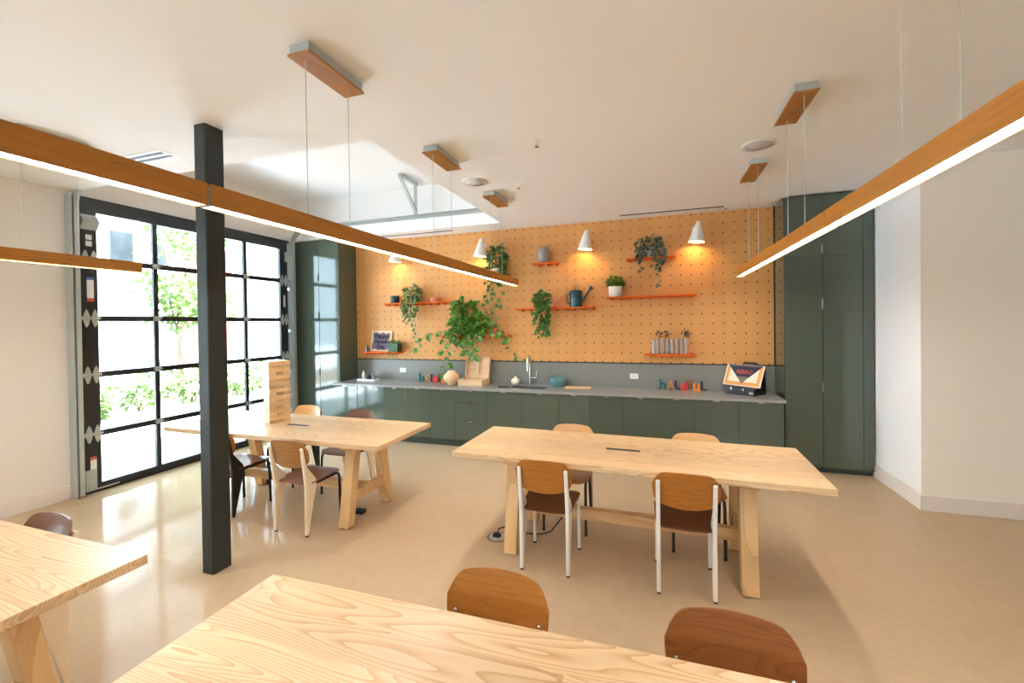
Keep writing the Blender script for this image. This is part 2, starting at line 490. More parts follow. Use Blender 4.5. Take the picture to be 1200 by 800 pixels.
# ------------------------------------------------------------------ camera
yaw, pitch, roll = 0.3216, 0.0099, -0.0131
F = Vector((-math.sin(yaw) * math.cos(pitch), math.cos(yaw) * math.cos(pitch), -math.sin(pitch)))
Rv = Vector((math.cos(yaw), math.sin(yaw), 0)); Uv = Rv.cross(F)
R2 = Rv * math.cos(roll) + Uv * math.sin(roll); U2 = -Rv * math.sin(roll) + Uv * math.cos(roll)
cam = bpy.data.cameras.new('camera'); co = bpy.data.objects.new('camera', cam); COL.objects.link(co)
mw = Matrix((R2, U2, -F)).transposed().to_4x4(); mw.translation = Vector((0, 0, H))
co.matrix_world = mw
cam.sensor_fit = 'HORIZONTAL'; cam.sensor_width = 36; cam.lens = 36 * 502.79 / 1200
cam.shift_x = (600 - 601.796) / 1200; cam.shift_y = (384.018 - 400) / 1200
cam.clip_start = 0.05; cam.clip_end = 200
scene.camera = co

# ------------------------------------------------------------------ room shell
struct(MB().box(XWL - .2, Y0 - .2, -.1, X1 + .2, YWB + .2, 0).build('floor', 'floor'))
c = MB()
c.box(XWL - .2, Y0 - .2, ZC, X1 + .2, RY0, ZC + .1)
c.box(RX1, RY0, ZC, X1 + .2, RY1, ZC + .1)
c.box(XWL - .2, RY1, ZC, X1 + .2, YWB + .2, ZC + .1)
c.box(XWL - .2, RY0 - .1, RZ, RX1 + .1, RY1 + .1, RZ + .1)
c.box(RX1, RY0 - .1, ZC + .1, RX1 + .1, RY1 + .1, RZ)
c.box(XWL - .2, RY0 - .1, ZC + .1, RX1, RY0, RZ)
c.box(XWL - .2, RY1, ZC + .1, RX1, RY1 + .1, RZ)
struct(c.build('ceiling', 'ceiling'))
w = MB()
GY0, GY1 = -.8, .7            # second glazed opening further along the same wall
w.box(XWL - .2, Y0 - .2, 0, XWL, GY0, ZC); w.box(XWL - .2, GY1, 0, XWL, DY0 + .03, ZC)
w.box(XWL - .2, GY0, 3.1, XWL, GY1, ZC)
w.box(XWL - .2, DY1 - .03, 0, XWL, YWB + .2, ZC)
w.box(XWL - .2, DY0 + .03, 3.19, XWL, DY1 - .03, ZC)
w.box(XWL - .2, RY0 - .1, ZC, XWL, RY1 + .1, RZ)
struct(w.build('wall_west', 'wall'))
struct(MB().box(XWL, YWB, 0, XR + .15, YWB + .2, ZC).build('wall_north', 'wallwhite'))
struct(MB().box(XR, YR + .004, 0, XR + .15, YWB, ZC).build('wall_return', 'wallwhite'))
struct(MB().box(XR, YR, 0, X1, YR + .004, ZC).box(XR + .15, YR + .004, 0, X1, YR + .15, ZC).build('wall_northeast', 'litwall'))
struct(MB().box(X1, Y0, 0, X1 + .2, YR + .15, ZC).build('wall_east', 'wall'))
# south wall (behind the camera) with two wide windows
s = MB()
WIN = [(-5.5, -.4), (0.4, 3.4)]
WZ0, WZ1 = 2.3, 3.12
s.box(XWL, Y0 - .2, 0, X1, Y0, WZ0); s.box(XWL, Y0 - .2, WZ1, X1, Y0, ZC)
xs = XWL
for a, b in WIN:
    s.box(xs, Y0 - .2, WZ0, a, Y0, WZ1); xs = b
s.box(xs, Y0 - .2, WZ0, X1, Y0, WZ1)
struct(s.build('wall_south', 'wall'))
for i, (a, b) in enumerate(WIN):
    wn = MB()
    for k in range(5):
        x = a + (b - a) * k / 4
        wn.box(x - .03, Y0 - .14, WZ0, x + .03, Y0 - .06, WZ1)
    for z in (WZ0, WZ1 - .06):
        wn.box(a, Y0 - .14, z, b, Y0 - .06, z + .06)
    wo = struct(wn.build('window_%d' % (i + 1), 'blacksteel'))
    MB().box(a, Y0 - .105, WZ0, b, Y0 - .095, WZ1).build('pane', 'glass', wo)

wn = MB()
for k in range(5):
    y = GY0 + (GY1 - GY0) * k / 4
    wn.box(XWL - .12, y - .04, 0, XWL - .05, y + .04, 3.1)
for k in range(6):
    z = 3.04 * k / 5
    wn.box(XWL - .115, GY0, z, XWL - .055, GY1, z + .06)
wo = struct(wn.build('window_3', 'blacksteel'))
MB().box(XWL - .088, GY0, 0, XWL - .082, GY1, 3.1).build('pane', 'glass', wo)

# baseboards
def board(name, x0, y0, x1, y1):
    struct(MB().box(x0, y0, 0, x1, y1, .145).build(name, 'trim', bevel=.004))
board('baseboard_west', XWL, GY1, XWL + .014, DY0 - .08)
board('baseboard_return', XR - .014, YR - .014, XR, 5.90)
board('baseboard_northeast', XR, YR - .014, X1, YR)

# ------------------------------------------------------------------ steel column
col = MB()
col.prism(rrect(.115, .145, .012, 3), ZC, Matrix.Translation((-3.125, 2.315, 0)))
o = col.build('steel_column', 'columnpaint')
tag(o, 'black square steel column standing alone in front of the glazed door', 'column')

# ------------------------------------------------------------------ sectional glazed door
door = empty('door_1', (XG, (DY0 + DY1) / 2, 0)); struct(door)
def dpart(mb, name, mat, **k):
    return mb.build(name, mat, door, loc=(-door.location[0], -door.location[1], 0), **k)
YS = [2.92, 3.062, 3.622, 3.674, 4.236, 4.288, 4.848, 4.900, 5.499, 5.645]
ZS = [0.02, 0.645, 1.295, 1.915, 2.56, 3.225]
for a, b in ((0, 1), (8, 9)):
    dpart(MB().box(XG - .045, YS[a], .02, XG, YS[b], 3.225), 'stile', 'blacksteel')
for a, b in ((2, 3), (4, 5), (6, 7)):
    dpart(MB().box(XG - .04, YS[a], .02, XG - .004, YS[b], 3.225), 'mullion', 'blacksteel')
for k, z in enumerate(ZS):
    if k == 0: z0, z1 = .02, .095
    elif k == 5: z0, z1 = 3.08, 3.225
    else: z0, z1 = z - .033, z + .028
    mb = MB()
    if 0 < k < 5:   # two meeting rails with a shadow gap
        mb.box(XG - .04, YS[1], z0, XG - .008, YS[8], z1)
        mb.box(XG - .01, YS[1], z0, XG - .002, YS[8], z - .003)
        mb.box(XG - .01, YS[1], z + .003, XG - .002, YS[8], z1)
    else: mb.box(XG - .045, YS[1], z0, XG - .001, YS[8], z1)
    dpart(mb, 'rail', 'blacksteel')
for k in range(5):
    za = (.095 if k == 0 else ZS[k] + .028); zb = (3.08 if k == 4 else ZS[k + 1] - .033)
    for a, b in ((1, 2), (3, 4), (5, 6), (7, 8)):
        dpart(MB().box(XG - .026, YS[a], za, XG - .02, YS[b], zb), 'pane', 'glass')
dpart(MB().box(XG - .03, YS[0], 0, XG - .01, YS[9], .02), 'bottom_seal', 'glide')
dpart(MB().box(XG, YS[0] + .02, .03, XG + .012, YS[0] + .3, .045), 'bottom_bracket', 'galv')
def tri_hinge(y, z):
    """winged butterfly hinge plates straddling a section joint"""
    mb = MB()
    for s in (1, -1):
        pts = [(-.035, 0), (-.013, .078), (0, .098), (.013, .078), (.035, 0)]
        pts = [(a, s * b) for a, b in pts]
        if s < 0: pts = pts[::-1]
        T = Matrix(((0, 0, 1, XG + .001), (1, 0, 0, y), (0, 1, 0, z), (0, 0, 0, 1)))
        mb.prism(pts, .008, T)
    mb.cyl((XG + .012, y - .045, z), (XG + .012, y + .045, z), .011, n=10)
    dpart(mb, 'hinge', 'galv')
for z in ZS[1:5]:
    for y in (2.955, 3.03, 5.535, 5.605): tri_hinge(y, z)
    for y in (3.648, 4.262, 4.874):
        mb = MB().box(XG - .002, y - .03, z - .03, XG + .008, y + .03, z + .03)
        mb.cyl((XG + .012, y - .045, z), (XG + .012, y + .045, z), .01, n=10)
        dpart(mb, 'hinge', 'galv')
    for y in (2.9, 5.665):
        dpart(MB().cyl((XG + .03, y - .02, z), (XG + .03, y + .02, z), .022, n=12).cyl((XG + .03, y - .02, z), (XG + .03, 2.99 if y < 4 else 5.58, z), .006, n=8), 'roller', 'galv')
# bottom corner brackets, top fixtures
for y, sgn in ((2.945, 1), (5.62, -1)):
    dpart(MB().box(XG + .001, y - .03, .03, XG + .01, y + .05 * sgn + (.02 if sgn > 0 else .03), .26), 'corner_bracket', 'galv')
    mb = MB()
    mb.box(XG, y - .03, 3.02, XG + .02, y + .1 * sgn if sgn > 0 else y + .03, 3.04)
    mb.add([(XG + .002, y - .03, 2.88), (XG + .002, y + .12, 2.88), (XG + .06, y + .12, 2.97), (XG + .06, y - .03, 2.97), (XG + .002, y + .12, 3.04), (XG + .002, y - .03, 3.04)],
           [(0, 1, 2, 3), (3, 2, 4, 5), (0, 3, 5), (1, 4, 2), (0, 5, 4, 1)])
    dpart(mb, 'roller_bracket', 'galv')
def sticker(y, z, w, h, m):
    dpart(MB().box(XG + .0005, y - w / 2, z - h / 2, XG + .002, y + w / 2, z + h / 2), 'sticker', m)
sticker(2.99, 2.80, .055, .055, 'paper'); sticker(2.99, 2.73, .055, .055, 'paper')
sticker(2.995, 2.235, .06, .20, 'paper'); sticker(2.995, 2.35, .06, .03, 'bluelabel'); sticker(2.995, 2.115, .06, .035, 'redlabel')
sticker(2.99, .30, .055, .13, 'paper'); sticker(2.99, .385, .055, .025, 'redlabel'); sticker(2.99, .22, .055, .02, 'redlabel')
sticker(5.575, 2.22, .035, .2, 'paper')
# header above the door opening
struct(MB().box(XG - .05, DY0, 3.2, XG + .003, DY1, 3.235).build('trim_1', 'blacksteel'))
# white glare-free inner jamb linings
struct(MB().box(XWL - .15, DY0 + .03, 0, XWL + .004, DY0 + .05, 3.19).build('trim_2', 'wallwhite'))

# tracks: vertical angle + curved C-rail that turns back under the pocket ceiling
def track(y, side, name_label):
    t = empty('door_track', (XG, y, 0)); tag(t, name_label, 'door track', 'door tracks')
    L = lambda mb, n, m, **k: mb.build(n, m, t, loc=(-XG, -y, 0), **k)
    mb = MB()
    mb.box(XG - .055, y - .04 * side - .003, 0, XG + .06, y - .04 * side + .003, 3.22)
    mb.box(XG - .052, min(y - .04 * side, y + .02 * side), 0, XG - .048, max(y - .04 * side, y + .02 * side), 3.22)
    L(mb, 'mounting_angle', 'galv')
    mb = MB(); xr = XG + .035; rr = .33; zt = 3.43 - rr
    path = [(xr, y, 0.02), (xr, y, 1.0), (xr, y, 2.0), (xr, y, zt)]
    for i in range(1, 11):
        a = PI / 2 * i / 10
        path.append((xr + rr * (1 - math.cos(a)), y, zt + rr * math.sin(a)))
    path += [(-4.5, y, 3.43), (-2.2, y, 3.43)]
    prof = [(-.028, .02), (-.028, -.02), (.028, -.02), (.028, .02)]
    # swept thin channel: two skins
    vs = []; P = [Vector(p) for p in path]
    for k, p in enumerate(P):
        d = (P[min(k + 1, len(P) - 1)] - P[max(k - 1, 0)]).normalized()
        nrm = Vector((d.z, 0, -d.x))
        for a, b in prof: vs.append(p + nrm * a + Vector((0, b * side, 0)))
    fs = []
    for k in range(len(P) - 1):
        for i in range(3): fs.append((k * 4 + i, k * 4 + i + 1, k * 4 + 5 + i, k * 4 + 4 + i))
    mb.add(vs, fs, False)
    ob = L(mb, 'curved_rail', 'galv')
    md = ob.modifiers.new('solid', 'SOLIDIFY'); md.thickness = .004; md.offset = 0
    for z in (.35, 1.0, 1.7, 2.4):
        L(MB().box(XG - .05, y - .035, z, XG + .02, y + .03, z + .05), 'clip', 'galv')
    return t
track(2.862, 1, 'galvanised steel track curving up beside the cream wall end of the glazed door')
tr2 = track(5.712, -1, 'galvanised steel track curving up beside the tall green cupboard')
# hanger for the horizontal rail: triangle of perforated angle
hg = empty('track_hanger', (-3.43, 5.72, ZC), label='triangular perforated steel hanger bracket below the raised ceiling pocket', cat='bracket')
hl = lambda mb, n: mb.build(n, 'galv', hg, loc=(3.43, -5.72, -ZC))
hl(MB().box(-3.455, 5.70, 3.44, -3.405, 5.706, RZ).box(-3.459, 5.70, 3.44, -3.455, 5.75, RZ), 'drop_angle')
hl(MB().box(-3.46, 5.28, RZ - .045, -3.41, 5.75, RZ - .003), 'top_angle')
q = MB(); q.hexa([(-3.46, 5.29, RZ - .05), (-3.42, 5.29, RZ - .05), (-3.42, 5.33, RZ - .05), (-3.46, 5.33, RZ - .05)][::-1],
       [(-3.46, 5.68, 3.50), (-3.42, 5.68, 3.50), (-3.42, 5.72, 3.53), (-3.46, 5.72, 3.53)][::-1])
hl(q, 'brace')

# ------------------------------------------------------------------ kitchen wall
struct(MB().box(-5.0, YB + .004, .8, 1.44, YWB, 1.205).build('trim_3', 'splash'))      # quartz backsplash
o = MB().box(-5.0, YB, 1.222, 1.432, YWB - .001, ZC - .012).build('pegboard', 'peg', loc=(0, 0, 0))
tag(o, 'large orange plywood pegboard with rows of drilled holes above the counter', 'pegboard')
struct(MB().box(-5.0, YB - .002, 1.205, 1.44, YWB, 1.222).box(1.432, YB - .002, 1.222, 1.442, YWB, ZC).build('trim_4', 'blacksteel'))

# worktop with sink cut-out
YC = 5.637
SX0, SX1, SY0, SY1 = -2.02, -1.50, 5.80, 6.10
ct = MB()
ct.box(-4.985, YC, .842, SX0, YB, .874); ct.box(SX1, YC, .842, 1.405, YB, .874)
ct.box(SX0, YC, .842, SX1, SY0, .874); ct.box(SX0, SY1, .842, SX1, YB, .874)
tag(ct.build('worktop', 'quartz'), 'long grey quartz worktop running under the pegboard', 'worktop')
sk = empty('sink', (-1.76, 5.95, .69), label='rectangular undermounted steel sink set into the grey worktop', cat='sink')
b = MB()
b.box(SX0 + .001, SY0 + .001, .69, SX1 - .001, SY1 - .001, .695)
b.box(SX0 + .001, SY0 + .001, .695, SX0 + .006, SY1 - .001, .87); b.box(SX1 - .006, SY0 + .001, .695, SX1 - .001, SY1 - .001, .87)
b.box(SX0 + .006, SY0 + .001, .695, SX1 - .006, SY0 + .006, .87); b.box(SX0 + .006, SY1 - .006, .695, SX1 - .006, SY1 - .001, .87)
b.build('basin', 'chrome', sk, loc=(1.76, -5.95, -.69))
MB().cyl((-1.76, 5.95, .695), (-1.76, 5.95, .699), .035, n=20).build('drain', 'darkmetal', sk, loc=(1.76, -5.95, -.69))
fc = empty('tap', (-1.80, 6.16, .874), label='tall brushed steel pull-out tap behind the sink', cat='tap')
MB().cyl((0, 0, 0), (0, 0, .012), .03, n=20).cyl((0, 0, .012), (0, 0, .30), .019, n=18).build('body', 'chrome', fc)
p = [(0, 0, .30), (0, 0, .38), (0, -.012, .415), (0, -.04, .435), (0, -.075, .43), (0, -.10, .405), (0, -.11, .37)]
MB().tube(p, .015, 12).cyl((0, -.11, .375), (0, -.115, .22), .02, n=16).build('spout', 'chrome', fc)
lv = MB().cyl((.015, 0, .11), (.10, 0, .11), .016, n=14).cyl((.092, 0, .11), (.105, 0, .22), .008, .006, n=10)
lv.build('lever', 'chrome', fc)

# base cabinets
DX = [-4.985, -4.515, -4.023, -3.634, -3.214, -2.803, -2.313, -1.784, -1.266, -.843, -.417, .014, .438, .915, 1.387]
YF = 5.66
base_units = [([0, 1], 'd', 'at the tall cupboard end of the run'), ([1, 2], 'd', 'second from the tall cupboard by the glazed door'),
              ([2, 3, 4], 'd', 'with two doors below the coloured letters'), ([4, 5], 'd', 'narrow, just before the drawer unit'),
              ([5, 6], 'w', 'with three stacked drawers below the wooden box'), ([6, 7, 8], 'd', 'with two doors under the sink'),
              ([8, 9, 10], 'd', 'with two doors below the pale cutting board'), ([10, 11, 12], 'd', 'with two doors below the white outlet beside the second letters'),
              ([12, 13, 14], 'd', 'widest, with two doors below the record player')]
def edge_pull(parent, x, y, z, w=.07):
    MB().box(x - w / 2, y - .012, z, x + w / 2, y + .015, z + .004).box(x - w / 2, y - .014, z - .012, x + w / 2, y - .010, z + .004).build('handle', 'chrome', parent)
for ids, kind, lab in base_units:
    x0, x1 = DX[ids[0]], DX[ids[-1]]
    u = empty('base_cabinet', ((x0 + x1) / 2, 5.95, 0), label='green gloss base cabinet ' + lab, cat='cabinet', group='base cabinets under the worktop')
    off = (-(x0 + x1) / 2, -5.95, 0)
    if 6 in ids and 8 in ids:    # sink carcass is open above
        MB().box(x0, YF + .02, .10, x1, YB, .66).build('carcass', 'greenmat', u, loc=off)
    else:
        MB().box(x0, YF + .02, .10, x1, YB, .842).build('carcass', 'greenmat', u, loc=off)
    MB().box(x0, YF + .065, 0, x1, YF + .08, .10).build('plinth', 'plinth', u, loc=off)
    if kind == 'd':
        for a, bb in zip(ids[:-1], ids[1:]):
            d_ = MB().box(DX[a] + .002, YF, .112, DX[bb] - .002, YF + .019, .836).build('door', 'green', u, loc=off, bevel=.0015)
            edge_pull(d_, (DX[a] + DX[bb]) / 2, YF, .836)
    else:
        for z0, z1 in ((.112, .392), (.396, .658), (.662, .836)):
            d_ = MB().box(x0 + .002, YF, z0, x1 - .002, YF + .019, z1).build('drawer', 'green', u, loc=off, bevel=.0015)
            edge_pull(d_, (x0 + x1) / 2, YF, z1)

# tall cupboards: 2 columns x 3 doors
YT = 5.868
def tall(x0, xs, x1, f0, f1, label, hm, hxoff):
    u = empty('tall_cupboard', ((x0 + x1) / 2, 6.08, 0), label=label, cat='cupboard')
    off = (-(x0 + x1) / 2, -6.08, 0)
    MB().box(x0, YT + .021, .07, x1, YWB - .002, ZC - .02).build('carcass', 'green', u, loc=off)
    MB().box(x0, YT + .06, 0, x1, YT + .075, .07).build('plinth', 'plinth', u, loc=off)
    if f0 > x0: MB().box(x0, YT + .004, .07, f0 - .002, YT + .021, ZC - .02).build('filler', 'green', u, loc=off)
    if f1 < x1: MB().box(f1 + .002, YT + .004, .07, x1, YT + .021, ZC - .02).build('filler', 'green', u, loc=off)
    zs = [.072, 1.895, 2.54, 3.235]
    hz = [(.96, 1.07), (1.92, 2.04), (2.565, 2.675)]
    for k in range(3):
        for a, b_ in ((f0, xs), (xs, f1)):
            dd = MB().box(a + .003, YT, zs[k] + .003, b_ - .003, YT + .02, zs[k + 1] - .003).build('door', 'green', u, loc=off, bevel=.0015)
            if a == f0:
                MB().box(xs - .013, YT - .012, hz[k][0], xs - .001, YT + .001, hz[k][1]).build('handle', hm, dd)
tall(XWL + .005, -5.425, -5.012, -5.83, -5.012, 'tall green cupboard beside the glazed door reflecting daylight', 'darkmetal', 0)
tall(1.443, 1.836, XR - .016, 1.446, 2.226, 'tall green cupboard beside the white return wall', 'chrome', 0)

# outlets
for x, z, lab in ((-4.083, 1.035, 'white double outlet on the backsplash near the tray of bottles'), (-.308, 1.03, 'white double outlet on the backsplash near the record player')):
    u = empty('outlet', (x, YB + .004, z), label=lab, cat='outlet', group='backsplash outlets')
    MB().prism(rrect(.115, .075, .008, 3), .006, Matrix(((1, 0, 0, 0), (0, 0, -1, 0), (0, 1, 0, 0), (0, 0, 0, 1)))).build('cover_plate', 'outlet', u)
    for dx in (-.022, .022):
        MB().box(dx - .016, -.0075, -.014, dx + .016, -.006, .014).build('socket', 'trim', u)

# ------------------------------------------------------------------ shelves on the pegboard
YS0 = YB - .165
def shelf(x0, x1, z, label):
    u = empty('shelf', ((x0 + x1) / 2, YB, z), label=label, cat='shelf', group='orange pegboard shelves')
    off = (-(x0 + x1) / 2, -YB, -z)
    MB().box(x0, YS0, z - .022, x1, YB, z).build('board', 'shelf', u, loc=off, bevel=.003)
    k0 = math.ceil((x0 + .02 - PEG_X0) / PEG_DX)
    while True:
        x = PEG_X0 + k0 * PEG_DX
        if x > x1 - .02: break
        MB().cyl((x, YS0 + .004, z - .034), (x, YB, z - .034), .0115, n=10).build('dowel', 'shelf', u, loc=off)
        k0 += 1
    return z
Z_TL = shelf(-4.33, -3.08, 2.165, 'orange shelf holding the teal pot, a trailing plant and a pink pot')
Z_BL = shelf(-4.80, -4.07, 1.352, 'short orange shelf holding the hand-lettered board')
Z_MID = shelf(-2.02, -.835, 2.026, 'orange shelf holding the two watering cans')
Z_BIG = shelf(-3.36, -2.12, 1.620, 'orange shelf under the biggest leafy plant')
Z_UP = shelf(-1.74, -1.36, 2.69, 'tiny orange shelf holding the grey vase')
Z_UPR = shelf(-.39, .25, 2.68, 'orange shelf under the grey-leaved trailing plant')
Z_LONG = shelf(-.67, .51, 2.156, 'long orange shelf holding only a small white plant pot')
Z_JAR = shelf(-.165, .50, 1.355, 'orange shelf holding the row of glass bud tubes')
Z_BR = shelf(-2.50, -2.13, 2.54, 'small orange shelf high up beside the cone sconce with a trailing pothos')

# ------------------------------------------------------------------ plants
def scatter_leaves(mb, c, r, n, L, rnd, up_bias=0.4, shell=0.55):
    for _ in range(n):
        while True:
            d = Vector((rnd.uniform(-1, 1), rnd.uniform(-1, 1), rnd.uniform(-1, 1)))
            if .05 < d.length <= 1: break
        d.normalize(); t = rnd.uniform(shell, 1.0)
        p = Vector((c[0] + d.x * r[0] * t, c[1] + d.y * r[1] * t, c[2] + d.z * r[2] * t))
        o = Vector((d.x + rnd.uniform(-.5, .5), d.y * .8 + rnd.uniform(-.6, .2), d.z * .4 + rnd.uniform(-.8, .3)))
        l = L * rnd.uniform(.7, 1.25)
        mb.leaf(p, o, (rnd.uniform(-.4, .4), -0.9, 1.0 * up_bias + .4), l, l * rnd.uniform(.75, .95))
def vine(smb, lmb, pts, rnd, L, gap, r=.0028, side=.6):
    """a hanging stem through pts with alternate leaves"""
    P = [Vector(p) for p in pts]; C = []
    for i in range(len(P) - 1):
        for k in range(6):
            t = k / 6; p0 = P[max(i - 1, 0)]; p1 = P[i]; p2 = P[i + 1]; p3 = P[min(i + 2, len(P) - 1)]
            C.append(.5 * ((2 * p1) + (p2 - p0) * t + (2 * p0 - 5 * p1 + 4 * p2 - p3) * t * t + (3 * p1 - p0 - 3 * p2 + p3) * t ** 3))
    C.append(P[-1]); smb.tube(C, r, 5)
    acc = 0; sg = 1
    for a, b in zip(C[:-1], C[1:]):
        acc += (b - a).length
        if acc > gap * rnd.uniform(.7, 1.3):
            acc = 0; sg = -sg; l = L * rnd.uniform(.65, 1.2)
            st = b + Vector((sg * l * .25 * side, rnd.uniform(-.03, .0), -.005))
            lmb.leaf(st, (sg * rnd.uniform(.2, 1), rnd.uniform(-.5, 0), -rnd.uniform(.3, 1.1)), (0, -1, .35), l, l * .85)
def pot_mesh(r0, r1, h):
    return MB().lathe([(0.001, 0), (r0, 0), (r1, h * .96), (r1, h), (r1 - .008, h), (r1 - .012, h * .85), (.001, h * .85)], 28)
def plant(name, label, x, y, z, pot, leafm, blob, vines, n, L, gap, seed, vL=None):
    rnd = random.Random(seed)
    u = empty(name, (x, y, z), label=label, cat='plant', group='plants on the pegboard')
    pm, r0, r1, h = pot
    pot_mesh(r0, r1, h).build('pot', pm, u)
    MB().cyl((0, 0, h * .8), (0, 0, h * .86), r1 - .014, n=20).build('soil', 'soil', u)
    lm = MB(); sm = MB()
    for c, r, k in blob: scatter_leaves(lm, c, r, k, L, rnd)
    for pts in vines: vine(sm, lm, pts, rnd, vL or L * .85, gap)
    for _ in range(10):
        a = rnd.uniform(0, 2 * PI); c, r, _k = blob[0]
        sm.tube([(0, 0, h * .8), (.3 * r[0] * math.cos(a), .3 * r[1] * math.sin(a), h + .02), (c[0] + .7 * r[0] * math.cos(a), c[1] + .7 * r[1] * math.sin(a), c[2] + rnd.uniform(-.3, .6) * r[2])], .003, 5)
    for v in lm.v + sm.v: v.y = min(v.y, YB - y - .004); v.z = max(v.z, .879 - z)
    lm.build('foliage', leafm, u); sm.build('vine', 'stem', u)
    return u
# upper shelf by the teal pot
plant('trailing_plant', 'trailing plant between the teal and pink pots on its shelf', -3.79, YB - .09, Z_TL, ('pot_teal', .05, .065, .10), 'leafvar',
      [((.0, -.03, .15), (.155, .10, .13), 95), ((-.02, -.11, -.09), (.13, .05, .16), 60)],
      [[(.02, -.07, .1), (.07, -.13, 0), (.07, -.12, -.25), (.09, -.11, -.45), (.085, -.1, -.62)], [(-.05, -.07, .1), (-.1, -.12, 0), (-.11, -.11, -.2), (-.1, -.1, -.34)],
       [(0, -.07, .1), (.02, -.13, 0), (0, -.12, -.2), (.03, -.11, -.36)]], 0, .075, .045, 11)
# the biggest pothos
plant('pothos', 'biggest leafy green pothos sprawling over its orange shelf above the wooden box', -2.86, YB - .10, Z_BIG, ('soil', .08, .10, .14), 'leaf',
      [((.03, -.03, .33), (.18, .12, .25), 90), ((.18, -.03, .17), (.20, .11, .17), 60), ((-.08, -.06, .07), (.15, .09, .18), 42), ((.10, -.12, .02), (.14, .05, .12), 18)],
      [[(-.2, -.06, .12), (-.3, -.13, -.02), (-.29, -.13, -.3), (-.30, -.12, -.55), (-.22, -.12, -.7), (-.06, -.14, -.74)],
       [(-.1, -.06, .1), (-.2, -.14, 0), (-.22, -.13, -.2), (-.26, -.12, -.45)],
       [(.12, -.06, .1), (.12, -.13, 0), (.1, -.13, -.2), (.12, -.12, -.34)], [(.2, -.06, .1), (.25, -.13, 0), (.19, -.12, -.15), (.2, -.12, -.32)],
       [(-.25, -.06, .1), (-.42, -.1, .05), (-.58, -.11, .03), (-.72, -.09, -.04), (-.8, -.07, -.2)],
       [(.28, -.05, .1), (.45, -.1, .06), (.62, -.1, .04), (.72, -.09, -.02), (.80, -.08, -.1)]], 0, .125, .07, 5, .11)
# small shelf by the sconce, long trailing
plant('pothos', 'trailing pothos with long thin runners on the small high shelf beside a cone sconce', -2.33, YB - .09, Z_BR, ('whitepot', .055, .07, .11), 'leafdark',
      [((.02, -.02, .26), (.15, .10, .20), 110), ((.0, -.1, -.02), (.14, .07, .12), 40)],
      [[(-.05, -.06, .1), (-.1, -.12, -.02), (-.12, -.11, -.3), (-.15, -.1, -.5), (-.1, -.1, -.75)], [(.06, -.06, .1), (.11, -.12, 0), (.12, -.11, -.3), (.08, -.1, -.45)],
       [(0, -.07, .1), (0, -.13, -.02), (.0, -.12, -.4), (.02, -.1, -.68), (.14, -.08, -.92), (.22, -.07, -1.12), (.42, -.05, -1.28), (.56, -.04, -1.27)],
       [(0, -.07, .1), (-.04, -.13, -.1), (-.06, -.12, -.45), (-.02, -.1, -.72), (.05, -.09, -.85)]], 0, .085, .075, 21)
# watering-can shelf
plant('trailing_plant', 'dense hanging ivy beside the blush watering can', -1.59, YB - .09, Z_MID, ('greypot', .055, .07, .11), 'leafdark',
      [((0, -.03, .13), (.135, .10, .10), 110), ((.0, -.11, -.12), (.12, .05, .20), 110), ((.01, -.11, -.33), (.09, .04, .10), 30)],
      [[(.05, -.06, .1), (.1, -.12, 0), (.1, -.11, -.2), (.08, -.1, -.40)], [(-.05, -.06, .1), (-.1, -.12, 0), (-.09, -.11, -.2), (-.07, -.1, -.42)]], 0, .066, .045, 31)
# grey-leaved plant
plant('trailing_plant', 'grey-leaved trailing plant in a grey pot high on the pegboard', -.08, YB - .09, Z_UPR, ('greypot', .07, .09, .14), 'leafgrey',
      [((0, -.01, .19), (.17, .11, .10), 90), ((-.11, -.10, .05), (.06, .05, .14), 30), ((.13, -.10, .04), (.07, .05, .16), 40)],
      [[(-.08, -.06, .14), (-.13, -.12, .05), (-.12, -.12, -.1), (-.1, -.11, -.2)], [(.08, -.06, .14), (.12, -.12, .05), (.11, -.12, -.15), (.125, -.11, -.40)], [(.1, -.06, .14), (.16, -.12, .05), (.15, -.12, -.18)],
       [(0, -.06, .14), (.05, -.13, .02), (.05, -.12, -.16)]], 0, .06, .04, 41)
# boxwood in white pot
plant('potted_plant', 'small round bushy plant in a white textured pot', -.545, YB - .085, Z_LONG, ('whitepot', .088, .098, .145), 'leafbush',
      [((0, 0, .20), (.118, .10, .085), 260)], [], 0, .042, .05, 51)
# green planter beside the lettered board
u = empty('potted_plant', (-4.17, YB - .09, Z_BL), label='small plant in a square green glazed planter beside the lettered board', cat='plant', group='plants on the pegboard')
MB().box(-.10, -.06, 0, .09, .06, .145).build('pot', 'greenglaze', u, bevel=.01)
lm = MB(); sm = MB(); rr = random.Random(61)
scatter_leaves(lm, (0, -.01, .155), (.10, .06, .035), 50, .035, rr)
for a in (-.06, .01, .08): vine(sm, lm, [(a, -.05, .14), (a, -.075, .08), (a - .01, -.078, -.02), (a, -.075, -.09 - .03 * (a > 0))], rr, .03, .04)
lm.build('foliage', 'leafdark', u); sm.build('vine', 'stem', u)

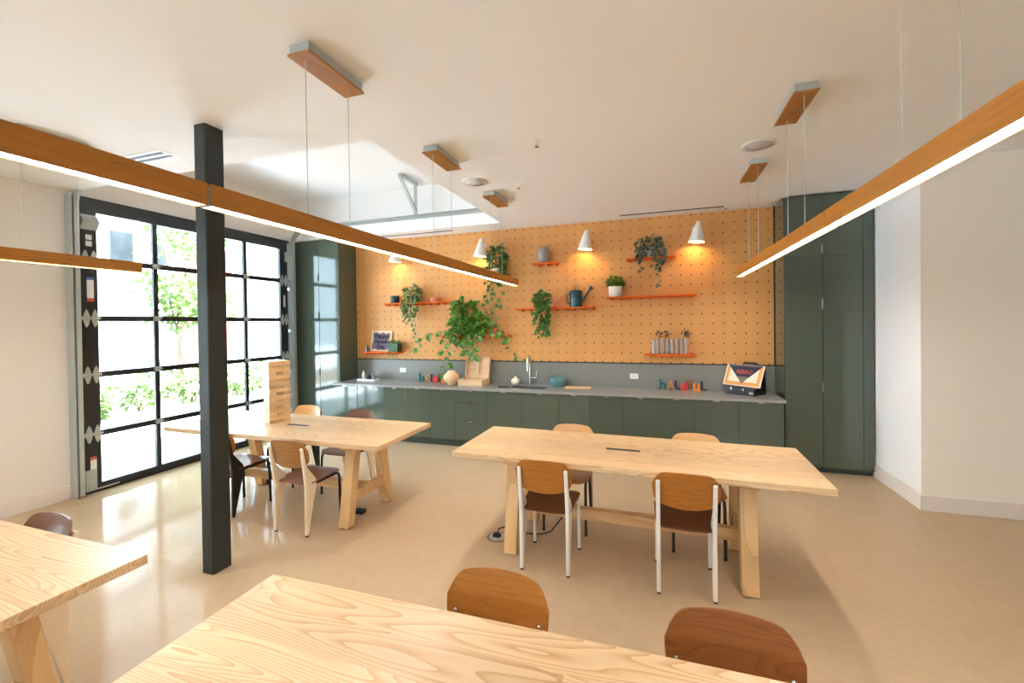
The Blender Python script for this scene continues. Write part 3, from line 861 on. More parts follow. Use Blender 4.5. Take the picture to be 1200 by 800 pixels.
# ------------------------------------------------------------------ things on the shelves
def lathe_thing(name, prof, mat, loc, label, cat, group=None, n=28):
    o = MB().lathe(prof, n).build(name, mat, loc=loc); return tag(o, label, cat, group)
lathe_thing('pot', [(.001, 0), (.066, 0), (.072, .01), (.072, .118), (.068, .122), (.062, .118), (.06, .03), (.001, .025)], 'pot_teal', (-4.155, YB - .09, Z_TL), 'dark teal cylindrical pot at one end of its orange shelf', 'pot')
lathe_thing('pot', [(.001, 0), (.066, 0), (.074, .01), (.074, .065), (.068, .07), (.062, .065), (.06, .02), (.001, .015)], 'pink', (-3.40, YB - .09, Z_TL), 'low pink clay pot on the orange shelf', 'pot')
lathe_thing('vase', [(.001, 0), (.05, 0), (.06, .01), (.088, .08), (.096, .13), (.088, .18), (.058, .21), (.05, .222), (.056, .23), (.046, .23), (.04, .21), (.06, .18), (.001, .1)], 'greypot', (-1.575, YB - .09, Z_UP), 'grey stoneware vase alone on the tiny shelf', 'vase')
# lettered board
bd = empty('lettered_board', (-4.475, YB - .055, Z_BL), label='pale square board with purple panel and hand lettering reading happy person day', cat='sign')
Tt = Matrix.Rotation(math.radians(-9), 4, 'X')
MB().box(-.205, -.012, 0, .205, .012, .355, Tt).build('frame', 'framewood', bd, bevel=.004)
q = MB().prism([(-.17, .03), (-.10, .045), (-.06, .022), (.02, .03), (.09, .02), (.13, .035), (.165, .09), (.15, .17), (.168, .26), (.155, .315), (.08, .3), (.03, .325), (-.04, .3), (-.1, .33), (-.175, .32), (-.16, .2), (-.178, .12)], .004, Tt @ Matrix(((1, 0, 0, 0), (0, 0, -1, -.012), (0, 1, 0, 0), (0, 0, 0, 1))))
q.build('panel', 'boardpurple', bd)
for txt, z, s in (('Happy', .225, .105), ('Person', .135, .09), ('Day', .045, .10)):
    pz = Tt @ Vector((0, -.019, z))
    text_mesh(txt, s, .0015, 'lettering', 'inkdark', bd, loc=pz, rot=(math.radians(90 - 9), 0, 0), shear=.15, offset=.003)
for i, (x, h, r, m) in enumerate(((-4.735, .075, .018, 'whitepot'), (-4.70, .11, .016, 'pot_teal'))):
    lathe_thing('bottle', [(.001, 0), (r, 0), (r, h * .6), (r * .5, h * .75), (r * .5, h), (.001, h)], m, (x, YB - .11, Z_BL), ('tiny white bottle beside the lettered board', 'tiny dark bottle beside the lettered board')[i], 'bottle')
# blush watering can
wc = empty('watering_can', (-1.515, YB - .075, Z_MID), label='blush pink watering can with a long thin straight spout', cat='watering can')
MB().lathe([(.001, 0), (.064, 0), (.066, .01), (.052, .15), (.048, .155), (.042, .15), (.054, .02), (.001, .015)], 28).build('body', 'can_copper', wc)
MB().cyl((.04, 0, .03), (.265, 0, .235), .016, .009, n=12).build('spout', 'can_copper', wc)
MB().tube([(-.03, 0, .15), (-.01, 0, .215), (.04, 0, .225), (.075, 0, .17), (.062, 0, .06)], .006, 8).build('handle', 'can_copper', wc)
# teal watering can
wc = empty('watering_can', (-1.105, YB - .09, Z_MID), label='dark teal watering can with copper handle and rose spout', cat='watering can')
MB().lathe([(.001, 0), (.088, 0), (.09, .008), (.09, .23), (.085, .238), (.04, .245), (.001, .245)], 32).build('body', 'can_teal', wc)
sp_ = MB().cyl((.07, 0, .05), (.205, 0, .25), .02, .012, n=12); sp_.build('spout', 'can_teal', wc)
MB().cyl((.198, 0, .24), (.23, 0, .285), .013, .036, n=16).build('rose', 'can_teal', wc)
MB().tube([(-.035, 0, .24), (-.035, 0, .285), (0, 0, .315), (.035, 0, .285), (.035, 0, .24)], .007, 8).build('handle', 'copper', wc)
MB().tube([(-.088, 0, .19), (-.13, 0, .18), (-.138, 0, .12), (-.13, 0, .06), (-.088, 0, .05)], .006, 8).build('handle', 'darkmetal', wc)

# bud tubes with dried sprigs
tube0 = None
for k in range(8):
    x = -.045 + k * .0605
    if tube0 is None:
        tube0 = MB().lathe([(.001, 0), (.020, .002), (.024, .01), (.024, .205), (.0245, .208), (.021, .208), (.0205, .015), (.001, .012)], 20).build('bud_tube', 'tube', loc=(x, YB - .08, Z_JAR)); o = tube0
    else:
        o = tube0.copy(); COL.objects.link(o); o.location = (x, YB - .08, Z_JAR)
    tag(o, 'clear glass bud tube in the row on the lowest orange shelf', 'vase', 'glass bud tubes')
rr = random.Random(77)
def sprig(x, kind, label):
    mb = MB(); lf = MB(); z0 = .02
    u = empty('dried_sprig', (x, YB - .08, Z_JAR + .015), label=label, cat='dried flower', group='dried sprigs in the tubes')
    if kind == 'dark':
        mb.tube([(0, 0, 0), (.008, 0, .15), (.015, -.005, .24)], .0025, 5); scatter_leaves(lf, (.02, -.01, .255), (.032, .022, .04), 22, .026, rr)
    elif kind == 'pale':
        mb.tube([(0, 0, 0), (0, 0, .2), (.01, 0, .3)], .002, 5); lf.cyl((.01, 0, .28), (.0, -.005, .33), .012, .003, n=8); lf.cyl((0, 0, .27), (.055, -.005, .335), .010, .003, n=8)
    else:
        mb.tube([(0, 0, 0), (.01, 0, .2), (.05, 0, .29)], .002, 5)
        lf.cyl((.0, 0, .27), (.06, -.005, .35), .007, .003, n=8)
        for k in range(14): lf.leaf((.03, 0, .23 + .004 * k), (1, -.2, rr.uniform(-.3, .6)), (0, -1, .2), .085, .022)
    mb.build('stem', 'drystem', u); lf.build('flower_head', {'dark': 'drydark', 'pale': 'drypale', 'leafy': 'drydark'}[kind], u)
sprig(.015, 'dark', 'dark dried flower standing in the second glass tube')
sprig(.105, 'dark', 'grey-violet dried flower head in the fourth glass tube')
sprig(.137, 'pale', 'pair of pale dried grass heads in the middle of the tubes')
sprig(.32, 'leafy', 'reddish-brown leafy dried sprig bending beyond the tube row')

# ------------------------------------------------------------------ cone sconces
bulbM = M['bulb']
def sconce(x, label):
    u = empty('wall_sconce', (x, YB, 2.86), label=label, cat='lamp', group='white cone sconces on the pegboard')
    T = Matrix.Translation((0, -.155, 0)) @ Matrix.Rotation(math.radians(6), 4, 'Y')
    MB().lathe([(.103, -.02), (.1035, -.015), (.030, .235), (.022, .252), (.001, .257), (.001, .25), (.02, .245), (.027, .23), (.099, -.015), (.103, -.02)], 36, T).build('shade', 'white', u)
    MB().lathe([(.001, .095), (.02, .085), (.03, .06), (.02, .03), (.001, .022)], 18, T).build('bulb', bulbM, u)
    MB().cyl((.0, -.155, .2), (.0, -.06, .17), .008, n=10).cyl((0, -.06, .17), (0, -.012, .17), .008, n=10).build('arm', 'white', u)
    MB().cyl((0, -.012, .17), (0, 0, .17), .05, n=24).build('wall_plate', 'white', u)
sconce(-4.10, 'white cone sconce mostly hidden behind the hanging light bar')
sconce(-2.575, 'white cone sconce beside the high trailing pothos')
sconce(-.955, 'white cone sconce above the watering can shelf')
sconce(.513, 'white cone sconce beside the grey-leaved plant')

# ------------------------------------------------------------------ things on the worktop
ZW = .874
tr = empty('tray', (-4.60, 6.06, ZW), label='white rectangular tray with small bottles at the end of the worktop', cat='tray')
b = MB().box(-.17, -.08, 0, .17, .08, .008)
b.box(-.17, -.08, .008, .17, -.072, .03).box(-.17, .072, .008, .17, .08, .03).box(-.17, -.072, .008, -.162, .072, .03).box(.162, -.072, .008, .17, .072, .03)
b.build('tray_base', 'white', tr)
lathe_thing('soap_bottle', [(.001, 0), (.024, 0), (.025, .004), (.025, .10), (.018, .12), (.010, .125), (.010, .15), (.001, .152)], 'white', (-4.68, 6.04, ZW + .009), 'tall white bottle standing in the white tray', 'bottle')
lathe_thing('jar', [(.001, 0), (.035, 0), (.04, .03), (.034, .06), (.022, .07), (.022, .085), (.001, .087)], 'darkmetal', (-4.59, 6.06, ZW + .009), 'small dark round jar in the middle of the white tray', 'jar')
lathe_thing('bottle', [(.001, 0), (.032, 0), (.033, .05), (.025, .075), (.010, .09), (.010, .13), (.016, .135), (.016, .155), (.001, .157)], 'greypot', (-4.51, 6.07, ZW + .009), 'small grey bottle with a pale stopper in the white tray', 'bottle')
# letter sets: h A (navy L) e F u (navy L)
def letters(x0, y, step, seq, where, grp):
    for k, (ch, m, size, dx, dy, rz, lab) in enumerate(seq):
        o = text_mesh(ch, size, .014, 'letter', m, loc=(x0 + dx, y + dy, ZW + .0008), rot=(PI / 2, 0, rz), offset=.006)
        tag(o, lab + ' ' + where, 'letter', grp)
SEQ = [('h', 'l_teal', .20, 0, 0, 0, 'teal lowercase letter h'), ('A', 'l_beige', .17, .10, .02, .1, 'beige capital letter A'), ('L', 'l_navy', .17, .185, .035, 0, 'navy capital letter L'),
       ('e', 'l_red', .20, .265, -.025, 0, 'red lowercase letter e'), ('F', 'l_brown', .19, .335, .03, 0, 'brown capital letter F'), ('u', 'l_orange', .20, .42, -.04, 0, 'orange lowercase letter u'), ('L', 'l_navy', .165, .51, .03, 0, 'navy closing letter L')]
letters(-3.635, 6.14, .07, SEQ, 'by the ribbed beige vase', 'letters by the beige vase')
letters(.075, 6.18, .07, SEQ, 'by the record player', 'letters by the record player')
# ribbed beige vase
pr = [(.001, 0), (.055, 0), (.06, .01), (.105, .075), (.118, .115), (.112, .145), (.07, .19), (.055, .205), (.06, .215), (.05, .215), (.04, .2), (.001, .15)]
lathe_thing('vase', pr, 'pine', (-2.985, 5.92, ZW), 'round beige ribbed vase beside the coloured letters', 'vase', n=32)
# open wooden box
bx = empty('wooden_box', (-2.66, 6.03, ZW), label='open pale wooden box with raised lid below the biggest plant', cat='box')
b = MB().box(-.20, -.15, 0, .20, .15, .008)
b.box(-.20, -.15, .008, .20, -.138, .09).box(-.20, .138, .008, .20, .15, .09).box(-.20, -.138, .008, -.188, .138, .09).box(.188, -.138, .008, .20, .138, .09)
b.build('body', 'pine', bx, bevel=.002)
TL = Matrix.Translation((0, .145, .09)) @ Matrix.Rotation(math.radians(-14), 4, 'X')
b = MB().box(-.20, .0, 0, .20, .012, .32, TL).box(-.20, -.045, 0, -.188, 0, .32, TL).box(.188, -.045, 0, .20, 0, .32, TL).box(-.188, -.045, .308, .188, 0, .32, TL)
ld = b.build('lid', 'pine', bx, bevel=.002)
MB().box(-.014, -.02, .05, .014, -.006, .27, TL).box(-.03, -.03, .25, .03, -.002, .305, TL).build('strap', 'framewood', ld)
# small bulb vase with stem
bv = empty('bud_vase', (-2.03, 6.16, ZW), label='small round pink-white bud vase with one dark stem beside the sink', cat='vase')
MB().lathe([(.001, 0), (.04, 0), (.065, .03), (.07, .055), (.055, .085), (.02, .105), (.014, .125), (.017, .13), (.012, .13), (.001, .11)], 26).build('body', 'cream', bv)
MB().tube([(0, 0, .1), (.003, 0, .15), (.0, 0, .20)], .004, 6).build('stem', 'darkmetal', bv)
MB().prism(rrect(.16, .09, .01), .012, Matrix.Translation((0, 0, 0))).build('soap_dish', 'darkmetal', loc=(-2.12, 5.87, ZW))
tag(bpy.data.objects['soap_dish'], 'dark flat soap dish on the worktop edge of the sink', 'dish')
lathe_thing('bowl', [(.001, 0), (.07, 0), (.088, .012), (.104, .035), (.116, .062), (.124, .092), (.128, .128), (.123, .130), (.118, .095), (.109, .062), (.096, .036), (.07, .02), (.001, .018)], 'bowl', (-1.37, 6.13, ZW), 'blue-green glazed bowl standing beside the tap', 'bowl', n=36)
tag(MB().prism(rrect(.36, .16, .02), .014).build('cutting_board', 'pine', loc=(-1.06, 6.04, ZW), bevel=.003), 'thin pale cutting board lying between the bowl and the outlet', 'board')
# record player and the printed card leaning on it
rp = empty('record_player', (1.06, 6.055, ZW), math.radians(-37), label='black portable record player with its lid raised at the end of the worktop', cat='record player')
MB().box(-.18, -.15, 0, .18, .15, .09).build('case', 'turntable', rp, bevel=.008)
MB().cyl((-.03, 0, .09), (-.03, 0, .096), .125, n=40).build('platter', 'darkmetal', rp)
TLd = Matrix.Translation((0, .148, .09)) @ Matrix.Rotation(math.radians(4), 4, 'X')
MB().box(-.18, -.03, 0, .18, 0, .26, TLd).build('lid', 'turntable', rp, bevel=.006)
MB().tube([(-.08, -.015, .26), (-.075, -.015, .292), (.075, -.015, .292), (.08, -.015, .26)], .012, 8, TLd).build('handle', 'turntable', rp)
MB().tube([(.13, .09, .095), (.13, .09, .115), (.09, -.05, .11)], .006, 8).build('tone_arm', 'chrome', rp)
MB().box(.115, -.1515, .02, .165, -.149, .05).build('badge', 'chrome', rp)
for x in (-.10, .05): MB().box(x - .012, -.156, .055, x + .012, -.148, .085).build('latch', 'chrome', rp)
cd = empty('printed_card', (1.0, 6.02, ZW + .0985), math.radians(-40), label='cream printed card with navy triangle and red FERRO lettering leaning on the record player', cat='card')
Tc = Matrix.Rotation(math.radians(-25), 4, 'X')
CW, CH = .24, .285
MB().box(-CW, -.004, 0, CW, .004, CH, Tc).build('card', 'cream', cd)
TY = lambda d: Tc @ Matrix(((1, 0, 0, 0), (0, 0, -1, -.004 - d), (0, 1, 0, 0), (0, 0, 0, 1)))
q = MB()
q.prism([(-CW + .015, .012), (CW - .015, .012), (CW - .015, .055), (-CW + .015, .055)], .001, TY(0))
q.prism([(-CW + .015, .055), (-CW + .055, .055), (-CW + .055, .262), (-CW + .015, .272)], .001, TY(0))
q.prism([(CW - .055, .055), (CW - .015, .055), (CW - .015, .272), (CW - .055, .262)], .001, TY(0))
q.build('border', 'orangeprint', cd)
MB().prism([(0, .035), (CW - .015, CH - .004), (-CW + .015, CH - .004)], .001, TY(.001)).build('triangle', 'navy', cd)
MB().prism([(0, .045), (.085, .125), (-.085, .125)], .001, TY(.002)).build('triangle', 'greyprint', cd)
q = MB()
for k in range(14): q.prism([(-.19 + k * .028, .262), (-.175 + k * .028, .262), (-.175 + k * .028, .278), (-.19 + k * .028, .278)], .001, TY(.002))
q.build('edge_print', 'greyprint', cd)
pz = Tc @ Vector((0, -.0072, .165))
text_mesh('FERRO', .07, .0006, 'lettering', 'redprint', cd, loc=pz, rot=(math.radians(90 - 25), 0, 0), shear=.2, sx=1.0, offset=.001)

# ------------------------------------------------------------------ tables
TL_, TW_ = 2.548, .882
def make_table(label, loc, rz):
    t = empty('trestle_table', loc, rz, label=label, cat='table', group='ash trestle tables')
    h0 = TZ - .042
    tp = MB().box(-TL_ / 2, -TW_ / 2, h0, TL_ / 2, TW_ / 2, TZ); tp.build('tabletop', 'table', t, bevel=.003)
    MB().box(-.13, -.022, TZ - .004, .13, .022, TZ + .0012).build('power_slot', 'slot', t)
    for s in (-1, 1):
        x0, x1 = (s * .78, s * .882) if s > 0 else (-.882, -.78)
        for v in (-1, 1):
            # splayed rectangular leg
            def pt(x, y, z): return (x, y * v, z)
            b_ = [pt(x0, .345, .008), pt(x1, .345, .008), pt(x1, .255, .008), pt(x0, .255, .008)]
            tt = [pt(x0, .235, h0 - .058), pt(x1, .235, h0 - .058), pt(x1, .145, h0 - .058), pt(x0, .145, h0 - .058)]
            if v > 0: b_, tt = b_[::-1], tt[::-1]
            lg = MB().hexa(b_, tt).build('leg', 'tableleg', t, bevel=.004)
            MB().box(x0 + .012, min(.272 * v, .328 * v), 0, x1 - .012, max(.272 * v, .328 * v), .0085).build('foot_glide', 'glide', lg)
        MB().hexa([(x0 - .006, -.30, h0 - .062), (x1 + .006, -.30, h0 - .062), (x1 + .006, .30, h0 - .062), (x0 - .006, .30, h0 - .062)],
                  [(x0 - .006, -.36, h0 - .0005), (x1 + .006, -.36, h0 - .0005), (x1 + .006, .36, h0 - .0005), (x0 - .006, .36, h0 - .0005)]).build('cross_beam', 'tableleg', t, bevel=.003)
        MB().box(x0 + .022, -.262, .205, x1 - .022, .262, .295).cyl((x1 - .024 if s > 0 else x0 + .024, 0, .25), (x1 - .018 if s > 0 else x0 + .018, 0, .25), .03, n=20).build('end_rail', 'tablebeam', t, bevel=.003)
    MB().box(-.81, -.035, .215, .81, .035, .30).build('stretcher', 'tablebeam', t, bevel=.003)
    return t
t0 = make_table('ash trestle table in the middle of the floor with white-legged chairs', (-.2583, 3.4531, 0), -.0199)
def table_copy(label, loc, rz):
    t = copy_tree(t0); t.location = loc; t.rotation_euler = (0, 0, rz); t['label'] = label; return t
table_copy('ash trestle table beside the glazed door carrying the block tower', (-3.4701, 3.4327, 0), .0022)
table_copy('large ash trestle table with strong grain, in front, two screwed chair backs behind it', (-1.4777 + TL_ / 2, 1.3394 - TW_ / 2 + .008, 0), .012)
table_copy('ash trestle table near the cream wall with one walnut chair behind it', (-2.154 - TL_ / 2, 1.2815 - TW_ / 2, 0), 0.0)

# ------------------------------------------------------------------ chairs
CH_GRP = 'plywood chairs around the tables'
def curved_panel(outline_fn, nu, nv, surf, th):
    """grid panel: (u,v) in 0..1 mapped by outline to a flat shape, then bent by surf; thickness th"""
    top = []; bot = []
    for j in range(nv + 1):
        for i in range(nu + 1):
            a, b = outline_fn(i / nu, j / nv)
            p, n = surf(a, b)
            top.append(Vector(p) + Vector(n) * th / 2); bot.append(Vector(p) - Vector(n) * th / 2)
    mb = MB(); W_ = nu + 1; K = len(top); fs = []
    for j in range(nv):
        for i in range(nu):
            a = j * W_ + i
            fs.append((a, a + 1, a + W_ + 1, a + W_)); fs.append((K + a, K + a + W_, K + a + W_ + 1, K + a + 1))
    ring = [i for i in range(W_)] + [j * W_ + nu for j in range(1, nv + 1)] + [nv * W_ + i for i in range(nu - 1, -1, -1)] + [j * W_ for j in range(nv - 1, 0, -1)]
    mb.add(top + bot, fs, True)
    ev = [top[i] for i in ring] + [bot[i] for i in ring]; n = len(ring)
    mb.add(ev, [((i + 1) % n, i, n + i, n + (i + 1) % n) for i in range(n)], False)
    return mb
def back_outline(u, v):
    # width .41, height .245, rounded top corners, gently bowed lower edge
    x = (u - .5) * 2
    hw = .206; r = .085
    zt = .252 - .018 * x * x - (.075 * max(0, (abs(x) - .62) / .38) ** 2.6)
    zb = .0 + .034 * x * x + (.03 * max(0, (abs(x) - .72) / .28) ** 2.4)
    z = zb + (zt - zb) * v
    w = hw * (1 - .045 * (1 - v) ** 2)
    return x * w, z
def back_surf(a, z):
    y = -.185 - .055 * (z / .25) - .034 + .85 * a * a     # ends wrap forward
    n = Vector((-1.7 * a, 1.0, .22)).normalized()
    return (a, y, .578 + z), n
def seat_outline(u, v):
    x = (u - .5) * 2; y = (v - .5) * 2
    k = max(0, abs(x) - .7) / .3
    w = .185 + .02 * v - .02 * max(0, (v - .85) / .15) ** 2
    yy = -.19 + .405 * v - (.04 * k ** 2.2 if v > .5 else -.03 * k ** 2.2) * abs(y) ** 3
    return x * w, yy
def seat_surf(a, y):
    t = (y + .19) / .405
    z = .443 + .018 * t - .05 * max(0, t - .84) ** 1.5 * 3 - .010 * (1 - (a / .2) ** 2)
    return (a, y, z), (0, 0, 1)
def make_chair(label, wood_m, seat_m, rear_m, front_m):
    c = empty('plywood_chair', (0, 0, 0), label=label, cat='chair', group=CH_GRP)
    curved_panel(seat_outline, 14, 14, seat_surf, .011).build('seat', seat_m, c)
    bk = curved_panel(back_outline, 22, 12, back_surf, .010).build('backrest', wood_m, c)
    for s in (-1, 1):
        # rear leg: folded blade, widest at seat height
        prof = [(-.226, .012), (-.200, .012), (-.100, .425), (-.112, .475), (-.204, .59), (-.215, .62), (-.2475, .765), (-.256, .772), (-.268, .762), (-.236, .54), (-.222, .43)]
        T = Matrix(((0, 0, 1, s * .171 - .0135), (1, 0, 0, 0), (0, 1, 0, 0), (0, 0, 0, 1)))
        lg = MB().prism(prof, .027, T).build('leg', rear_m, c, bevel=.007, seg=3)
        MB().cyl((s * .171, -.21, 0), (s * .171, -.21, .013), .012, n=12).build('foot_glide', 'glide', lg)
        # front tube leg, bent back under the seat
        pth = [(s * .183, .188, .012), (s * .182, .182, .30), (s * .181, .178, .395), (s * .180, .165, .42), (s * .178, .14, .430), (s * .174, .0, .428), (s * .172, -.13, .424)]
        fl = MB().tube(pth, .0125, 12).build('leg', front_m, c)
        MB().cyl((s * .183, .188, 0), (s * .183, .188, .013), .0135, n=12).build('foot_glide', 'glide', fl)
        p, n = back_surf(s * .171, .10)
        MB().lathe([(.001, .006), (.006, .005), (.008, .001), (.008, 0), (.001, 0)], 12, Matrix.Translation(Vector(p) + n * .004) @ n.to_track_quat('Z', 'Y').to_matrix().to_4x4()).build('screw', 'chrome', bk)
    MB().box(-.172, -.012, .405, .172, .012, .425).build('seat_rail', rear_m, c)
    return c
def chair(x, y, deg, *a):
    c = make_chair(*a); c.location = (x, y, 0); c.rotation_euler = (0, 0, math.radians(deg)); return c
chair(-.780, 3.188, 0, 'white-legged amber chair with dark seat beside the round floor outlet', 'amber', 'seatdark', 'legwhite', 'legwhite')
chair(.170, 3.188, 0, 'white-legged amber chair with dark seat at the cupboard end of the middle table', 'amber', 'seatdark', 'legwhite', 'legwhite')
chair(-.763, 3.79, 180, 'light oak chair on brown legs behind the middle table at its floor outlet end', 'lightoak', 'midoak', 'legbrown', 'legbrown')
chair(.300, 3.73, 178, 'light oak chair on brown legs behind the middle table at its tall cupboard end', 'lightoak', 'midoak', 'legbrown', 'legbrown')
chair(-3.018, 3.105, 0, 'oak chair with broad cream rear legs in front of the block tower table', 'midoak', 'seatbrown', 'legcream', 'darkmetal')
chair(-3.98, 3.20, 0, 'black-legged oak chair half hidden behind the steel column', 'amber', 'seatbrown', 'darkmetal', 'darkmetal')
chair(-4.05, 3.93, 180, 'light oak chair directly behind the block tower, before the reflecting cupboard', 'lightoak', 'seatbrown', 'darkmetal', 'darkmetal')
chair(-3.24, 3.88, 180, 'reddish walnut chair behind the block tower table, beside the light oak one', 'walnut', 'seatbrown', 'legcream', 'darkmetal')
chair(-.590, 1.300, 180, 'amber oak chair back with two screws, behind the large front table', 'amber', 'midoak', 'legwhite', 'legwhite')
chair(.222, 1.300, 180, 'chestnut brown chair back behind the large front table, beside the amber one', 'chestnut', 'seatbrown', 'legwhite', 'legwhite')
chair(-3.0, 1.10, 180, 'walnut chair with cream legs behind the table near the cream wall', 'walnut', 'seatbrown', 'legcream', 'legcream')

# ------------------------------------------------------------------ stacked-block tower
ang = math.radians(-26.7)
tw = Matrix.Translation((-3.835, 3.525, TZ + .0005)) @ Matrix.Rotation(ang, 4, 'Z')
BLK_L, BLK_W, BLK_H = .205, .0677, .0352
bproto = None
for lay in range(18):
    for k in range(3):
        if bproto is None:
            bproto = MB().box(-BLK_L / 2, -BLK_W / 2, 0, BLK_L / 2, BLK_W / 2, BLK_H).build('wooden_block', 'block', bevel=.0035)
            bproto.data.name = 'wooden_block'; o = bproto
            lett = text_mesh('JENGA', .022, .0003, 'lettering', 'ink', o, loc=(BLK_L / 2 + .0004, 0, .010), rot=(PI / 2, 0, PI / 2))
            lett2 = lett
        else:
            o = bproto.copy(); COL.objects.link(o)
            if k == 1:
                l2 = lett.copy(); COL.objects.link(l2); l2.parent = o
        rot = (lay % 2) * PI / 2
        loc = tw @ Matrix.Rotation(rot, 4, 'Z') @ Vector((R.uniform(-.003, .003), (k - 1) * (BLK_W + .0008), lay * (BLK_H + .0004)))
        o.location = loc; o.rotation_euler = (0, 0, ang + rot + (PI if rot and False else 0))
        tag(o, 'pale wooden block stacked in the tall tower on the table', 'block', 'blocks of the stacked tower')

# ------------------------------------------------------------------ pendant bars
PZ0, PZ1, PW = 2.292, 2.382, .065
def bar(x, y0, y1, canopies, label, grp=None, wires=None):
    u = empty('pendant_bar', (x, (y0 + y1) / 2, PZ0), label=label, cat='pendant light', group=grp)
    off = (-x, -(y0 + y1) / 2, -PZ0)
    b = MB()
    b.box(x - PW / 2, y0, PZ0, x - PW / 2 + .007, y1, PZ1); b.box(x + PW / 2 - .007, y0, PZ0, x + PW / 2, y1, PZ1)
    b.box(x - PW / 2 + .007, y0, PZ1 - .008, x + PW / 2 - .007, y1, PZ1)
    b.box(x - PW / 2 + .007, y1 - .006, PZ0, x + PW / 2 - .007, y1, PZ1 - .008)
    b.build('housing', 'pend', u, loc=off)
    MB().box(x - PW / 2 + .007, y0, PZ0, x + PW / 2 - .007, y0 + .006, PZ1 - .008).build('end_cap', 'galv', u, loc=off)
    MB().box(x - PW / 2 + .0075, y0 + .0065, PZ0 + .008, x + PW / 2 - .0075, y1 - .0065, PZ0 + .02).build('diffuser', 'diffuser', u, loc=off)
    for ya, yb in canopies:
        MB().box(x - .062, ya + .008, ZC - .05, x + .062, yb - .008, ZC).build('ceiling_box', 'galv', u, loc=off)
        MB().box(x - .07, ya, ZC - .062, x + .07, yb, ZC - .05).build('canopy', 'canopy', u, loc=off)
        for yw in (ya + .05, yb - .06):
            MB().cyl((x, yw, PZ1), (x, yw, ZC - .055), .0022, n=6).build('suspension_wire', 'wire', u, loc=off)
XL_, XRR, XFL = -1.749, .895, -4.36
bar(XL_, 1.277, 5.388, [(1.775, 2.215), (3.135, 3.58), (4.435, 4.91)], 'long oak light bar hanging in front of the steel column towards the pegboard', 'oak light bars')
bar(XL_, -1.6, 1.262, [(-1.2, -.76), (.10, .54)], 'oak light bar ending in front of the steel column, running out of the picture', 'oak light bars')
bar(XRR, 2.724, 5.442, [(3.11, 3.585), (4.41, 4.94)], 'oak light bar hanging over the far end of the middle table', 'oak light bars')
bar(XRR, -.6, 2.718, [(.35, .79), (1.65, 2.09)], 'oak light bar crossing in front of the bare beige wall', 'oak light bars')
bar(XFL, -.9, 2.581, [(-.4, .04), (1.79, 2.22)], 'oak light bar hanging beside the cream wall by the glazed door', 'oak light bars')

# ------------------------------------------------------------------ ceiling fittings
def speaker(x, y, label):
    u = empty('ceiling_speaker', (x, y, ZC - .012), label=label, cat='speaker')
    MB().lathe([(.105, 0), (.128, .002), (.134, .012), (.105, .012)], 36).build('ring', 'white', u)
    MB().lathe([(.001, .002), (.104, .002), (.105, .012), (.001, .012)], 36).build('grille', 'downlight', u)
speaker(-1.775, 4.11, 'round white ceiling speaker between the raised pocket and the pegboard')
speaker(.825, 4.08, 'round white ceiling speaker between the two small canopies over the middle table')
def slotd(x0, x1, y, w, n, label, name='slot_diffuser'):
    u = empty(name, ((x0 + x1) / 2, y, ZC - .006), label=label, cat='air vent')
    off = (-(x0 + x1) / 2, -y, 0)
    MB().box(x0 - .02, y - w / 2, 0, x1 + .02, y + w / 2, .006).build('frame', 'white', u, loc=off)
    for k in range(n):
        yy = y + (k - (n - 1) / 2) * w / (n + .3)
        hw_ = w * .42 if n == 1 else w / (n + .3) * .28
        MB().box(x0, yy - hw_, -.0015, x1, yy + hw_, .0).build('slot', 'slot', u, loc=off)
slotd(-4.32, -3.02, 6.08, .06, 1, 'narrow dark slot diffuser in the ceiling below the hanger bracket')
slotd(-.46, .83, 6.09, .06, 1, 'narrow dark slot diffuser in the ceiling above the cone sconces')
slotd(-4.70, -3.90, 2.53, .155, 2, 'white double-slot ceiling diffuser beside the steel column')
slotd(2.9, 3.6, 2.8, .12, 2, 'white double-slot diffuser over the bare floor') if False else None
for x, y, lab in ((-.905, 3.37, 'small sprinkler head in the middle of the ceiling'), (-1.366, 4.34, 'small sprinkler head near the round speaker'), (.862, 6.10, 'small sprinkler head at the end of the ceiling slot')):
    u = empty('ceiling_sprinkler', (x, y, ZC - .05), label=lab, cat='sprinkler')
    MB().cyl((0, 0, .02), (0, 0, .05), .012, n=12).cyl((0, 0, .046), (0, 0, .05), .03, n=20).build('escutcheon', 'white', u)
    MB().cyl((0, 0, 0), (0, 0, .003), .016, n=14).cyl((-.007, 0, .002), (-.007, 0, .022), .002, n=6).cyl((.007, 0, .002), (.007, 0, .022), .002, n=6).build('deflector', 'copper', u)

# floor box with cord
u = empty('floor_outlet', (-1.29, 3.36, 0), label='round steel floor outlet beside the middle table leg', cat='outlet')
MB().cyl((0, 0, 0), (0, 0, .006), .085, n=36).build('ring', 'chrome', u)
MB().cyl((0, 0, .006), (0, 0, .008), .068, n=36).build('cover', 'galv', u)
MB().box(-.03, -.02, .008, .03, .02, .03).build('socket', 'glide', u)
tag(MB().tube([(-1.285, 3.36, .03), (-1.28, 3.37, .07), (-1.24, 3.39, .08), (-1.18, 3.43, .03), (-1.1, 3.47, .012), (-.95, 3.5, .01), (-.85, 3.47, .06), (-.75, 3.45, .20)], .006, 8).build('power_cable', 'cord'), 'black power cable running from the floor outlet to the middle table', 'cord')
tag(MB().prism(rrect(.10, .07, .01), .03).build('power_brick', 'glide', loc=(-2.72, 3.42, 0)), 'small black power brick on the floor under the tower table', 'power brick')

